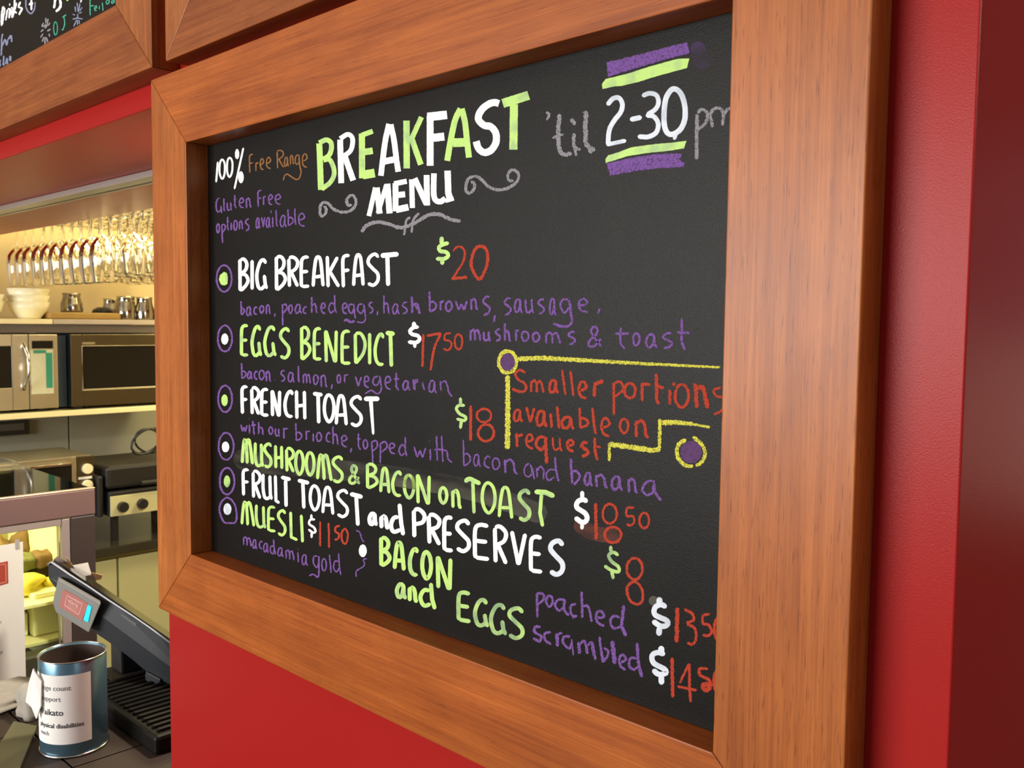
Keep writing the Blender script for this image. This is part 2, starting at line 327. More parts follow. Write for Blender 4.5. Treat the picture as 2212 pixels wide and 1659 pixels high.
def ribbon(bm,p,w,fn,rough,flat=False,taper=None):
    lay=(LAY[0]%40)*.000004; LAY[0]+=1
    hw=w/2; L_,R_=[],[]; n=len(p); wob=0
    if n<2: return
    if math.dist(p[0],p[-1])<1e-6 and n>3: closed=True
    else: closed=False
    for i in range(n):
        a=p[max(0,i-1)]; b=p[min(n-1,i+1)]
        if closed and i in (0,n-1): a,b=p[n-2],p[1]
        dx,dy=b[0]-a[0],b[1]-a[1]; l=math.hypot(dx,dy) or 1; nx,ny=-dy/l,dx/l
        h=hw
        if taper: h=hw*(1+(taper-1)*i/(n-1))
        if not flat and not closed:                # rounded ends
            s=min(sum(math.dist(p[k],p[k+1]) for k in range(i)) if i<8 else 99, sum(math.dist(p[k],p[k+1]) for k in range(i,n-1)) if n-i<9 else 99)
            if s<h: h=h*math.sqrt(max(.12,1-(1-s/h)**2))
        j1=1+random.uniform(-1,1)*rough; j2=1+random.uniform(-1,1)*rough
        L_.append((p[i][0]+nx*h*j1,p[i][1]+ny*h*j1)); R_.append((p[i][0]-nx*h*j2,p[i][1]-ny*h*j2))
    lv=[bm.verts.new(fn(*q,lay)) for q in L_]; rv=[bm.verts.new(fn(*q,lay)) for q in R_]
    for i in range(n-1): bm.faces.new((lv[i],lv[i+1],rv[i+1],rv[i]))
def poly(bm,p,fn,rough=0):
    lay=(LAY[0]%40)*.000004; LAY[0]+=1
    c=(sum(q[0] for q in p)/len(p),sum(q[1] for q in p)/len(p))
    r=[(q[0]+random.uniform(-rough,rough),q[1]+random.uniform(-rough,rough)) for q in sub(p+[p[0]],3)][:-1]
    bm.faces.new([bm.verts.new(fn(*q,lay)) for q in r])
def P_(s): return [tuple(float(v) for v in q.split(',')) for q in s.split()]
def write(parent,fn,reg,m,w,label,spec,chalk=True,flat=False):
    ox,oy,f=reg; bm=bmesh.new(); rough=.28 if chalk else .035; st=2.2 if chalk else 3
    for tok in spec.split(';'):
        tok=tok.strip()
        if not tok: continue
        ww=w; tp=None; K=.90 if chalk else .95
        if '@' in tok:
            tok,x=tok.split('@')
            if '>' in x: x,y=x.split('>'); tp=float(y)/float(x)
            ww=float(x)
        ww*=K
        k=tok[0]
        if k in '/~' :
            p=[(ox+a/f,oy+b/f) for a,b in P_(tok[1:])]
            for q_ in (split(p) if k=='/' else [p]): ribbon(bm,sub(q_,st) if k=='/' else cat(q_,st),ww/f,fn,rough,flat,tp)
        elif k=='#':
            poly(bm,[(ox+a/f,oy+b/f) for a,b in P_(tok[1:])],fn,1.0 if chalk else .3)
        elif k in '*=':                         # filled / hollow ellipse cx,cy,rx,ry
            a,b,c,d=P_(tok[1:])[0]+P_(tok[1:])[1]
            e=[(ox+(a+c*math.cos(t*math.pi/18))/f,oy+(b+d*math.sin(t*math.pi/18))/f) for t in range(37)]
            if k=='*': poly(bm,e[:-1],fn,.8 if chalk else .3)
            else: ribbon(bm,sub(e,st),ww/f,fn,rough)
        else:
            g,x0,x1,y0,y1=tok.split(); x0,x1,y0,y1=[float(v) for v in (x0,x1,y0,y1)]
            i_=0 if g in ',.' else ww*.42
            x0+=i_; x1-=i_; y0+=i_; y1-=i_
            if x1-x0<6: x1=x0+6
            X0,X1,Y0,Y1=ox+x0/f,ox+x1/f,oy+y0/f,oy+y1/f
            sl=((Y0+Y1)/2-675)/((X0+X1)/2+965)*.6
            sl=max(min(sl,.35),-.35)
            if g in 'I':sl=0
            adj=abs(sl)*(X1-X0)*.5
            for s in G[g]:
                p=[(X0+u*(X1-X0),Y0+adj*.7+v*(Y1-Y0-adj*1.4)+sl*(u-.5)*(X1-X0)) for u,v in P_(s[1:])]
                for q_ in ([p] if s[0]=='~' else split(p)): ribbon(bm,cat(q_,st) if s[0]=='~' else sub(q_,st),ww/f,fn,rough,flat)
    o=link('lettering',bm,m,parent); o['label']=label; return o
onb=lambda x,y,l: at(x,y,1,D-.00015-l)
def wrs(reg,m,w,label,spec,chalk=True):
    for i,tk in enumerate(spec.split(';')):
        if tk.strip():
            o=write(panel,onb,reg,m,w,label,tk,chalk); o.name='chalk_mark' if chalk else 'painted_mark'; o.data.name=o.name
def wr(reg,m,w,label,spec,chalk=True,flat=False): return write(panel,onb,reg,m,w,label,spec,chalk,flat)
rA=(440,280,6.144); rB=(660,170,4.2538); rC=(1140,60,4.608); rD=(440,500,4.809); rE=(840,490,4.608); rF=(1160,600,5.027)
rH=(440,770,4.809); rG=(840,800,4.608); rJ=(1080,740,4.2538); rK=(440,960,5.267); rL=(760,1040,4.424); rM=(1130,1040,4.608); rN=(1130,1250,4.608)
# smears left by wiping
wr((0,0,1),SM1,60,'faint grey wiped streak across the board','~505,985 560,1000 700,1012 860,1030 1000,1055 1100,1085 1180,1115@46',False)
wr((0,0,1),SM2,60,'faint red brown smear beside the lower price','~1242,1128 1280,1150 1338,1160@34',False)
wr((0,0,1),SM3,60,'faint purple smudge beside the top bar','~1500,92 1512,115 1520,150@34',False)
wr((0,0,1),SM1,60,'faint grey smudge above the dollar sign','~1405,1290 1415,1300 1432,1300@22',False)
wr(rA,PW,27,'white hand painted 100%','/187,425 165,700;~245,395 215,450 212,580 246,655 276,590 278,450 245,395;~347,372 315,420 312,560 342,630 376,560 380,430 347,372;*443,325 28,68;/527,240 408,790;*495,632 36,80',False)
wr(rA,PO,21,'brown orange chalk words Free Range','F 596 668 322 582;r 678 738 425 560;e 740 808 370 545;e 822 902 355 530;R 962 1068 262 522;a 1060 1136 352 505;n 1138 1206 325 475;~1262,335 1225,350 1215,420 1235,460 1262,440 1268,350;~1265,330 1275,470 1292,560 1270,640 1230,662 1170,630 1110,590 1075,610 1056,675;e 1298 1388 308 515')
wr(rA,PP,22,'purple chalk words Gluten Free','~215,910 185,920 165,980 170,1060 195,1095 225,1060;/225,1010 240,1110;l 250 296 900 1095;u 300 385 955 1090;t 388 445 855 1055;e 462 545 895 1050;n 552 640 895 1050;F 708 780 800 1035;r 780 835 870 1010;e 852 925 850 1010;e 940 1035 845 1005')
wr(rA,PP,22,'purple chalk words options available','o 162 218 1240 1378;/240,1255 250,1508;~240,1265 275,1260 285,1310 250,1370;t 295 345 1145 1350;i 352 378 1220 1345;o 390 455 1195 1345;n 462 530 1195 1335;s 540 615 1172 1355;a 685 755 1160 1325;v 762 820 1150 1305;a 820 895 1155 1315;i 898 935 1150 1305;/898,1070 895,1110;l 940 1000 1055 1300;a 1005 1105 1125 1308;b 1105 1198 1040 1285;l 1190 1245 1035 1275;e 1248 1355 1098 1295')
wr(rB,PG,55,'lime painted letters of BREAKFAST','/127,595 142,1022@58;~125,590 190,562 234,590 236,650 215,705 160,742@48;~165,748 222,745 258,820 260,890 222,958 148,1015@46;/518,505 520,915@60;/515,520 618,482@48;/525,675 618,662@64;/525,885 636,866@84;/928,385 930,825@62;/1065,352 960,585@50;/978,560 1060,790@56;~1425,275 1375,380 1335,560 1302,755@58;~1435,275 1465,400 1485,580 1502,725@58;/1355,588 1480,585@84;/1812,228 2050,152@88;/1915,235 1910,652@78',False,True)
wr(rB,PW,55,'white painted letters of BREAKFAST','/318,560 328,960@56;~318,552 385,512 428,540 430,610 408,668 350,712@46;/362,715 438,935@56;~768,415 735,560 715,700 692,892@54;~782,420 812,560 835,740 852,855@54;/725,760 835,738@62;/1145,335 1145,800@66;/1120,352 1300,332@82;/1150,545 1275,532@78;~1778,228 1735,218 1680,235 1615,290 1588,370 1640,428 1700,440 1748,500 1748,590 1700,660 1640,678 1590,640 1568,575@68',False,True)
wr(rB,PW,50,'white painted word MENU','/582,1262 642,1000@46;/655,1000 682,1240@56;/665,1235 742,980@44;/752,965 772,1238@58;/826,960 828,1218@56;/815,965 930,942@50;/850,1068 915,1062@58;/830,1205 945,1180@64;/975,925 982,1188@50;/1002,915 1110,1150@56;/1112,885 1118,1165@56;~1180,870 1178,1050 1195,1115 1240,1130 1285,1100@54;/1305,845 1312,1050 1330,1118@62;/1285,1122 1362,1100@42',False,True)
wr(rB,PS,30,'grey chalk scroll left of MENU','~165,1172 188,1190 186,1235 155,1262 132,1238 138,1170 165,1135 210,1150 260,1200 340,1226 420,1208 462,1150 455,1092 425,1070 390,1092 378,1130 395,1165 428,1160')
wr(rB,PS,30,'grey chalk scroll right of MENU','~1520,942 1552,965 1545,1020 1505,1052 1472,1015 1490,930 1560,895 1620,930 1690,998 1790,1022 1890,990 1952,930 1952,865 1895,838 1860,880 1868,935 1912,935')
wr(rB,PS,36,'grey chalk flourish under MENU','~515,1410 560,1350 660,1318 760,1335 860,1368 950,1352 1040,1305 1120,1258 1220,1245 1330,1290 1425,1310;~965,1275 930,1300 905,1440@24;~1045,1235 990,1300 975,1415@24')
wrs(rC,PP,30,'purple chalk bar','#785,345 1050,280 1300,215 1590,145 1612,255 1350,320 1050,410 800,490;#785,1350 1000,1300 1300,1255 1540,1250 1530,1290 1500,1310 1565,1345 1550,1385 1300,1400 1100,1420 950,1450 820,1470')
wrs(rC,PG,30,'lime painted bar','#738,560 775,510 880,485 1000,455 1200,390 1400,335 1500,308 1608,305 1585,400 1400,450 1250,492 1100,540 930,580 870,582 745,610;#775,1300 800,1270 900,1240 1030,1190 1250,1160 1420,1145 1580,1125 1555,1200 1400,1225 1200,1245 1000,1275 860,1320 775,1345',False)
wr(rC,PW2,50,'white painted time 2-30','~790,770 850,705 910,700 942,760 925,840 860,925 812,1020 798,1170@50;/782,1165 980,1122@42;/1018,915 1135,890@52;~1138,680 1210,652 1280,672 1302,740 1272,810 1185,868@48;~1175,872 1250,880 1298,950 1280,1040 1200,1085 1095,1082@50;~1450,608 1385,680 1360,800 1358,950 1385,1040 1440,1060 1520,1010 1565,900 1560,760 1520,650 1450,608@56;/1480,1045 1455,1115@40',False)
wr(rC,PS,36,'grey chalk word til with apostrophe','~180,840 215,860 190,920@26;~318,858 305,1000 310,1180 350,1258 440,1250@46;/245,1100 290,1075 360,1060@26;/430,905 475,965@42;~460,1050 462,1180 525,1215@38;/465,1190 482,1275@30;/548,850 585,830@24;~582,830 575,1000 585,1160 670,1222@50;/600,1190 635,1250@36')
wr(rC,PS,34,'grey chalk letters pm','/1685,860 1680,1310@40;~1690,850 1730,812 1788,850 1770,950 1690,1015;/1815,870 1840,990;~1805,880 1850,812 1912,800 1948,860 1938,975;~1945,870 2000,805 2060,820 2080,900')
# prices and dishes
wr(rD,PW,38,'white painted words BIG BREAKFAST','B 356 476 270 634;I 478 528 282 620;G 534 672 278 614;B 734 864 244 626;R 864 992 250 590;E 994 1112 250 594;A 1122 1256 246 588;K 1258 1420 236 594;F 1424 1536 236 596;A 1542 1672 224 580;S 1684 1838 218 575;/1838,252 2025,235@54;/1908,250 1916,565@46',False)
wrs(rD,PP,20,'purple ring','=213,488 78,138@21;=221,1112 74,135@21')
wr(rD,PG,20,'lime dot beside BIG BREAKFAST','#210,420 240,430 252,480 246,545 215,562 180,552 158,500 168,455',False)
wr(rD,PW,20,'white dot beside EGGS BENEDICT','*219,1118 37,58',False)
wr(rD,PP,19,'purple chalk words bacon, poached eggs','b 378 430 715 875;a 435 505 775 885;c 512 565 778 870;o 575 632 765 855;n 640 702 752 868;, 730 750 850 885;/818,755 822,978;~818,770 850,755 865,800 825,850;o 875 930 755 858;a 942 1025 748 862;c 1025 1080 775 860;h 1108 1190 672 855;e 1210 1275 735 860;d 1288 1385 652 858;e 1432 1500 735 862;~1550,760 1515,760 1508,820 1540,850 1560,800;/1558,750 1575,905;~1455,930 1490,915 1520,940 1570,930@28;~1650,755 1610,760 1600,820 1640,850 1665,800;~1662,750 1680,880 1672,930 1640,948 1590,935;s 1705 1768 725 860;, 1795 1815 825 872')
wr(rD,PP,19,'purple chalk word hash','h 1858 1940 655 862;a 1952 2038 745 868;s 2050 2125 725 865;/2160,675 2165,830;~2168,770 2195,750 2215,800 2250,830')
wr(rD,PG,37,'lime painted words EGGS BENEDICT','E 374 478 962 1306;G 486 612 970 1308;G 618 762 975 1308;S 776 908 992 1330;B 998 1118 980 1350;E 1130 1238 994 1348;N 1244 1398 1012 1376;E 1418 1540 1020 1392;D 1554 1690 1040 1390;I 1700 1748 1040 1396;C 1762 1884 1048 1404;/1890,1052 1985,1065@52;/1940,1060 1950,1405@42',False)
wr(rH,PP,19,'purple chalk words bacon, salmon or vegetarian','b 382 448 60 240;a 446 512 145 245;c 516 572 145 245;o 568 638 135 250;n 640 705 142 270;. 730 750 232 255;s 790 852 135 270;a 868 950 155 278;l 972 1002 88 278;m 1022 1120 172 290;o 1132 1198 182 298;n 1208 1290 182 328;, 1320 1342 285 340;o 1378 1432 182 285;r 1448 1512 178 282;v 1570 1645 200 318;e 1658 1728 195 330;~1812,205 1770,220 1760,280 1800,300 1830,240;~1828,200 1845,320 1830,375 1795,385 1740,352 1675,390;e 1875 1956 195 350;t 1975 2035 160 358;a 2060 2150 245 360;r 2180 2240 250 360')
wr(rG,PP,19,'purple chalk end of vegetarian','t 42 112 15 210;a 130 218 92 210;r 228 305 80 202;/335,115 345,170 358,198;a 390 480 90 235;/512,105 520,205;~515,125 560,108 585,160 595,215 632,262')
wr(rH,PW,37,'white painted words FRENCH TOAST','F 378 474 300 614;R 480 588 308 618;E 584 688 325 632;N 690 808 336 640;C 826 940 342 645;H 944 1070 338 668;/1135,385 1235,400@44;/1188,390 1195,695@40;O 1236 1370 382 698;A 1362 1496 388 728;S 1508 1660 396 736;/1665,440 1825,440@52;/1735,440 1762,812@44>26',False)
wrs(rH,PP,20,'purple ring','=223,440 72,138@21;=233,933 78,140@21;=243,1296 76,138@22')
wr(rH,PG,20,'lime dot beside FRENCH TOAST','*217,455 34,60',False)
wr(rH,PW,20,'white dot beside MUSHROOMS','*227,940 38,55',False)
wr(rH,PGw,20,'pale green dot beside FRUIT TOAST','*242,1298 33,62',False)
wr(rK,PW2,20,'white dot beside MUESLI','*270,736 45,66',False)
wr(rK,PP,20,'purple ring beside MUESLI','~268,605 200,660 180,760 230,880 290,895 365,880 372,760 340,660 268,605@22')
wr(rH,PP,19,'purple chalk words with our brioche, topped','w 378 458 700 792;i 466 486 700 812;/473,645 473,655;/510,665 525,815;/492,715 545,710;h 558 632 672 818;o 668 726 724 818;u 734 798 738 842;r 816 886 732 865;b 945 1028 685 888;r 1050 1112 762 878;i 1126 1150 790 892;o 1164 1232 782 892;c 1262 1328 782 898;h 1330 1410 718 925;e 1422 1500 808 948;, 1518 1545 948 1002;t 1582 1640 788 978;o 1648 1712 858 968;/1745,880 1758,1112;~1745,890 1790,875 1805,930 1758,985;/1838,895 1835,1110;~1838,905 1885,885 1905,940 1845,995;e 1918 1998 888 1018;d 2018 2118 822 1045')
wr(rG,PP,19,'purple chalk words with bacon and','w 244 375 752 880;i 400 425 775 905;/400,695 405,710;/474,652 482,900;/450,790 545,785;/525,652 538,912;~538,800 575,800 590,880 632,920;b 728 822 685 965;a 835 920 825 968;c 940 1020 845 978;o 1022 1112 865 998;n 1135 1290 872 1042@24;~1400,925 1355,960 1350,1030 1395,1060 1425,1010 1410,935;/1425,960 1450,1085;/1470,970 1478,1070;~1478,1000 1510,955 1540,1000 1540,1085;~1655,990 1600,990 1565,1040 1590,1095 1650,1060;/1655,860 1665,1000 1690,1105@24')
wr(rJ,PP,26,'purple chalk word banana','/650,1062 664,1300;~655,1185 700,1180 732,1235 680,1308;a 765 858 1185 1328;n 865 1000 1200 1345;a 1012 1135 1215 1372;n 1165 1275 1235 1395;~1405,1270 1350,1280 1308,1350 1345,1398 1400,1380 1415,1290;~1415,1265 1425,1370 1480,1452')
wr(rH,PG,35,'lime painted word MUSHROOMS','M 386 522 842 1132;U 518 628 880 1158;S 612 720 888 1166;H 728 830 908 1182;R 842 948 938 1216;O 940 1050 966 1244;O 1050 1162 980 1252;M 1168 1340 1000 1304;S 1322 1462 1022 1322',False)
wr(rH,PGw,33,'thin green ampersand','& 1495 1632 1112 1338',False)
wr(rH,PG,36,'lime painted word BACON, upper','B 1680 1818 1102 1394;A 1824 1940 1142 1434;C 1945 2066 1178 1466;O 2068 2200 1214 1490',False)
wr(rG,PG,35,'lime painted N and words on TOAST','N 262 422 1022 1350;O 490 592 1150 1342;n 614 732 1172 1390;~755,1112 800,1080 860,1105 912,1130@48;/835,1105 848,1425@36;O 912 1074 1100 1440;A 1084 1238 1145 1488;/1450,1208 1560,1215 1648,1255@52;/1520,1230 1505,1420 1532,1555@38',False)
wr(rG,PGw,42,'thin green letter S in TOAST','S 1274 1424 1172 1512',False)
wr(rK,PW,38,'white painted words FRUIT TOAST','F 428 532 270 604;R 542 658 286 630;U 656 788 322 642;/815,350 822,640 862,668@36;/880,372 990,400@46;/932,400 938,710@42;/1070,408 1200,440@48;/1128,430 1140,730@42;O 1194 1334 450 768;A 1340 1486 466 812;S 1500 1660 498 844;/1665,562 1808,600@54;/1735,590 1755,925@46',False)
wr(rL,PW,42,'white painted words and PRESERVES','a 148 255 284 438;n 258 366 308 472;~450,340 400,350 375,420 400,480 470,460;/455,212 472,400 492,515;P 570 712 244 562;R 712 856 298 622;E 862 982 322 686;S 980 1146 348 690;E 1152 1328 390 766;R 1344 1492 410 802;V 1512 1674 460 822;E 1688 1836 506 888',False)
wr(rL,PW2,50,'white painted final S of PRESERVES','S 1868 2046 538 916',False)
wr(rK,PG,35,'lime painted word MUESLI','M 420 586 632 944;U 580 714 672 966;E 718 832 692 1008;S 828 948 730 1052;L 964 1082 752 1100;/1110,800 1125,1115@36',False)
wr(rK,PW,28,'white dollar sign beside MUESLI','~1268,855 1215,855 1200,905 1255,945 1272,990 1245,1005 1190,965@28;/1225,795 1225,855@30;/1228,1000 1228,1065@28',False)
wr(rK,PR,26,'red chalk price 11 50','/1325,875 1325,1160;/1422,890 1427,1180;/1552,925 1498,935;~1498,935 1502,995 1540,1020 1532,1070 1485,1085;=1605,1045 36,85')
wr(rK,PP,17,'purple chalk brace','~1730,980 1775,1000 1800,1080 1828,1112;~1860,1300 1820,1310 1825,1380 1740,1440 1735,1510')
wr(rK,PW,17,'white dot inside the brace','*1810,1210 45,72',False)
wr(rK,PP,19,'purple chalk words macadamia gold','m 440 552 1040 1168;a 550 612 1072 1200;c 625 678 1092 1198;a 672 745 1112 1240;~800,1160 765,1160 760,1220 790,1245 805,1190;/795,1080 802,1190 818,1255;a 835 912 1162 1288;m 922 1040 1188 1325;/1072,1225 1076,1342;/1070,1185 1074,1200;a 1108 1188 1240 1390;~1300,1275 1255,1275 1250,1350 1290,1400 1315,1330;~1312,1270 1305,1500 1250,1478 1198,1495@22;o 1335 1405 1290 1450;/1430,1252 1450,1465;~1545,1335 1495,1330 1478,1400 1510,1450 1548,1400;/1535,1238 1545,1400 1560,1485')
wr(rL,PG,42,'lime painted words BACON and, lower','B 258 378 518 836;A 392 514 560 866;C 534 646 620 918;O 654 776 652 952;N 794 966 700 1054;a 410 532 956 1140;n 528 640 988 1172;~745,1045 690,1040 655,1110 690,1185 755,1170;/755,970 768,1130 795,1222',False)
wr(rL,PGw,42,'thinly painted green word EGGS','E 996 1152 1036 1360;G 1158 1318 1104 1404;G 1310 1490 1150 1480;S 1478 1660 1182 1524',False)
wr(rE,PG,40,'lime dollar sign above the red 20','~598,160 550,172 500,200 510,240 570,252 592,285 550,318 468,318@42;/525,98 525,175@46;/530,320 532,378@44',False)
wr(rE,PR,24,'red chalk price 20','~642,245 670,205 722,200 756,255 740,345 690,430 632,520;/622,516 782,500@34;~900,192 850,240 822,330 830,420 900,520 958,430 985,320 965,220 900,192@34')
wr(rE,PP,24,'purple chalk words hash browns, sausage','h 212 328 685 870;b 388 485 632 855;r 498 560 728 842;o 555 640 732 850;w 655 788 728 838;n 805 895 702 838;s 920 1018 678 892;, 1035 1068 880 950;s 1135 1228 695 888;a 1240 1335 708 870;u 1348 1452 710 872;s 1470 1560 708 878;a 1590 1672 702 890;~1790,725 1730,725 1708,790 1750,855 1795,800;~1795,730 1812,860 1822,940 1790,985 1720,990 1635,965@28;e 1878 1995 705 858;, 2075 2108 812 865')
wr(rE,PW,38,'white dollar sign beside EGGS BENEDICT','~298,998 250,1000 210,1035 230,1068 290,1085 305,1120 270,1152 190,1145@40;/250,945 250,1010@44;/255,1145 260,1205@34',False)
wr(rE,PR,23,'red chalk price 17 50','/343,1065 335,1395@27;/375,1085 520,1058@27;~518,1060 470,1160 440,1260 415,1430@27;/620,1058 562,1062;~562,1062 555,1120 610,1140 622,1190 585,1228 540,1212;=693,1145 38,75')
wr(rE,PP,25,'purple chalk word mushrooms','m 795 925 1010 1145;u 930 1022 1032 1148;s 1050 1120 1005 1150;h 1138 1222 952 1148;r 1250 1308 1015 1148;o 1312 1402 1032 1148;o 1422 1510 1042 1155;m 1545 1722 1040 1172;s 1770 1868 1030 1182')
wr(rF,PP,28,'purple chalk ampersand and word toast','& 540 712 518 758;~912,540 905,650 915,720 955,772;/850,605 1000,608;o 1030 1130 592 748;a 1168 1315 602 775;s 1345 1482 585 780;~1570,440 1575,560 1570,680 1608,785@32;/1520,592 1660,600')
wrs(rJ,PY,40,'yellow chalk line','~165,148 450,145 800,165 1300,192 1700,212 2025,228@50>20;/72,300 70,980@52;/1470,700 1465,975@34;~1462,738 1600,735 1780,748@58>34;/1770,750 1930,778@24;~1475,975 1400,990 1200,960 1000,932@50;/1003,925 1005,1090@30;=70,178 82,100@38;~1710,890 1640,940 1630,1040 1690,1120 1775,1138@38;~1770,868 1840,920 1885,1000 1860,1090 1800,1135@36')
wrs(rJ,PD,40,'dull purple disc','*70,180 68,80;*1755,1005 100,102')
wr(rJ,PR,24,'red chalk words Smaller portions','~235,280 180,252 142,292 170,340 230,380 238,432 190,452 110,425@26;m 268 415 335 470;a 440 545 332 475@28;/572,250 602,482;/648,260 675,492;e 710 812 345 525@30;/872,385 868,500@34;/862,385 955,352@40;/1045,370 1048,665@28;~1045,375 1105,362 1132,430 1055,498;=1195,442 50,68@28;/1305,370 1308,540@30;/1305,382 1382,385@32;~1437,285 1440,450 1440,530 1465,565@34;/1437,395 1508,420@32;/1562,430 1562,570@30;/1580,378 1615,385@28;=1672,490 62,105@30;/1775,375 1812,410@30;/1800,390 1808,600@42;~1815,420 1865,410 1885,500 1912,605@42;~2035,408 1965,440 1990,490 2060,520 2040,620 1965,660@24')
wr(rJ,PR,26,'red chalk words available on','a 115 215 605 740;v 232 328 582 745@28;a 322 442 612 785@30;/465,650 475,785@28;/525,585 545,790@28;a 550 692 668 808@32;b 715 822 588 800@28;~850,600 865,760 882,842@28;e 918 1025 682 872;O 1092 1192 690 845;n 1228 1378 698 888@32')
wr(rJ,PR,25,'red chalk word request','/150,830 160,960@28;/158,862 212,842@30;e 230 318 830 985;~415,870 360,870 332,935 375,985 425,940@32;/418,865 430,1110@34;u 472 580 862 1005@20;e 605 692 880 1010@28;s 728 825 898 1062@34;~872,872 872,980 895,1082@30;/870,950 930,965@24')
wr(rG,PGw,33,'thin green dollar sign beside the red 18','~758,350 700,348 672,380 702,430 765,465 752,500 672,482;/713,270 713,345;/722,500 712,582',False)
wr(rG,PR,27,'red chalk price 18','/815,350 815,700@32;=947,450 72,66@26;=968,622 78,82@30')
wr(rM,PW,50,'white dollar sign beside the red 18 50','~640,205 600,180 545,200 535,258 620,320 635,380 590,408 515,358@52;/588,95 588,175@42;/588,420 585,478@38',False)
wr(rM,PR,28,'red chalk price 18 50 with old figure showing through','/722,215 728,578@38;=863,322 70,97@28;=895,530 82,78@30;/1108,258 1030,262@26;~1032,262 1030,340 1092,348 1108,400 1075,438 1028,425@26;=1206,388 48,76@26')
wr(rM,PGw,36,'green dollar sign beside the red 8','~950,738 900,705 852,735 880,795 948,850 950,898 880,885 808,838;/872,640 874,705;/880,890 898,972',False)
wr(rM,PR,28,'red chalk price 8','=1110,870 78,106@30;~1120,1000 1050,1030 1035,1100 1070,1190 1130,1222 1185,1190 1185,1080 1120,1000@30')
wr(rN,PP,27,'purple chalk word poached','/138,140 140,388;~130,148 195,150 205,205 148,255;o 218 308 155 295;~420,210 350,210 318,265 360,315 420,270;~412,205 410,310 455,368;~528,250 475,270 475,330 500,372 540,370;/498,375 498,400@18;/582,128 590,390;~595,275 640,270 665,330 682,430;e 710 825 305 478;~965,385 895,375 868,430 900,492 970,480;/1002,265 980,470 1025,572@34')
wr(rN,PP,28,'purple chalk word scrambled','~175,480 120,480 115,530 175,570 165,625 98,590@30;~278,530 215,550 220,610 280,655;/335,545 345,675@36;~340,565 365,545 395,545;~470,575 405,580 400,640 460,695 485,640;/482,600 500,765@18;/550,630 562,748@34;~560,660 600,620 625,660 640,750@30;~640,670 680,640 700,720 720,808@34;~762,575 775,700 795,835@28;~800,832 850,740 805,685@28;/885,618 915,850@46;e 945 1038 738 915;~1130,795 1075,790 1055,860 1100,905 1140,880;~1135,640 1150,850 1185,982@34')
wr(rN,PW2,55,'white dollar sign beside poached','~1428,285 1370,258 1312,290 1315,360 1430,418 1432,462 1370,472 1288,420@56;/1357,185 1357,262@62;/1357,480 1352,568@62',False)
wr(rN,PR,30,'red chalk price 13 50','/1535,288 1528,635@46;~1605,305 1685,350 1695,415 1625,440@32;~1630,450 1710,495 1722,590 1690,652 1632,640@32;/1862,352 1785,362@28;~1788,362 1790,440 1850,465 1878,530 1840,568 1788,560@30;=1945,500 42,112@30')
wr(rN,PW2,55,'white dollar sign beside scrambled','~1412,755 1340,735 1285,765 1300,840 1405,900 1420,940 1350,952 1290,905@56;/1372,670 1378,745@64;/1375,960 1378,1055@60',False)
wr(rN,PR,30,'red chalk price 14 50','/1482,785 1490,1182@38;/1652,845 1560,1040@26;/1535,1072 1728,1112@28;/1655,845 1658,1100 1668,1232@30;/1842,900 1750,890@28;~1752,890 1760,955 1840,1000 1868,1060 1825,1110@34;=1822,1080 30,30@50;=1945,1020 48,112@30')
# drinks board
on2=lambda x,y,l: at(x,y,1,D-.00615-l)
def w2(reg,m,w,label,spec): return write(pan2,on2,reg,m,w,label,spec,True)
rO=(0,0,11.06); rP=(0,0,5.53)
w2(rO,PW,45,'white chalk word Drinks','~75,150 35,400 38,620;~75,150 110,230 80,400 45,600;/180,230 135,490;~180,230 230,220 215,440;~215,430 290,180 290,430;/232,80 228,140@36;/355,-40 330,300 300,420;/390,60 350,250;/340,250 400,320;~490,40 440,170 520,200 455,360@50')
w2(rO,PB,38,'blue grey chalk ring','~620,-40 630,200 740,325 825,200 840,40')
w2(rO,PW,55,'white chalk figure 4 in the ring','/690,115 790,70@60;/752,-20 748,245@48')
w2(rO,PW,60,'white chalk letters beside the ring','/1325,-60 1290,200@56;~1430,-60 1445,150 1335,285@60;/1945,-20 1928,60@40')
w2(rO,PG,40,'lime dot at the top edge','*1610,5 28,20')
w2(rO,PS,40,'grey chalk star','/1100,420 1090,560;/1150,440 1120,640;/1040,540 1000,640 1060,620;/1200,540 1150,620;/1080,580 1090,680@70;/1040,700 970,765;/1215,695 1125,745;/1030,800 965,900;/1170,800 1190,880;/1050,880 1010,1000;/1080,880 1070,1060;/1110,890 1140,1010')
w2(rO,PB,34,'blue grey chalk star','/1840,60 1870,280;/1910,80 1870,300;/1790,150 1810,290;/1970,170 1900,260;/1960,290 1880,320;/1730,340 1800,360;/1860,330 1855,430;/1730,460 1850,430 1975,455;/1830,470 1760,640;/1850,470 1850,600;/1880,470 1905,580')
w2(rO,PT,26,'teal chalk letters O.J','=1328,680 45,155;/1425,715 1435,700;/1582,350 1488,420@34;~1530,400 1545,580 1500,715 1480,690@30')
w2(rO,PB,42,'blue grey chalk word from','~65,800 40,950 40,1120 25,1330;/125,930 40,1120;/120,930 160,1090;/160,1090 190,930;/200,940 275,840@60;/275,840 280,1010')
w2(rO,PB,44,'blue grey chalk word below from','/0,1420 0,1600;/90,1330 85,1570;/60,1500 100,1570;/170,1380 130,1540;/170,1380 180,1540;/240,1330 220,1450;/250,1330 255,1470@50')
w2(rP,PT,15,'teal chalk word Feijoa','/1075,-20 1078,185;/1080,75 1122,65;/1070,0 1140,-20;e 1122 1165 60 140;i 1178 1196 60 120;/1222,30 1232,130;o 1262 1312 -10 58;a 1325 1380 -15 48')

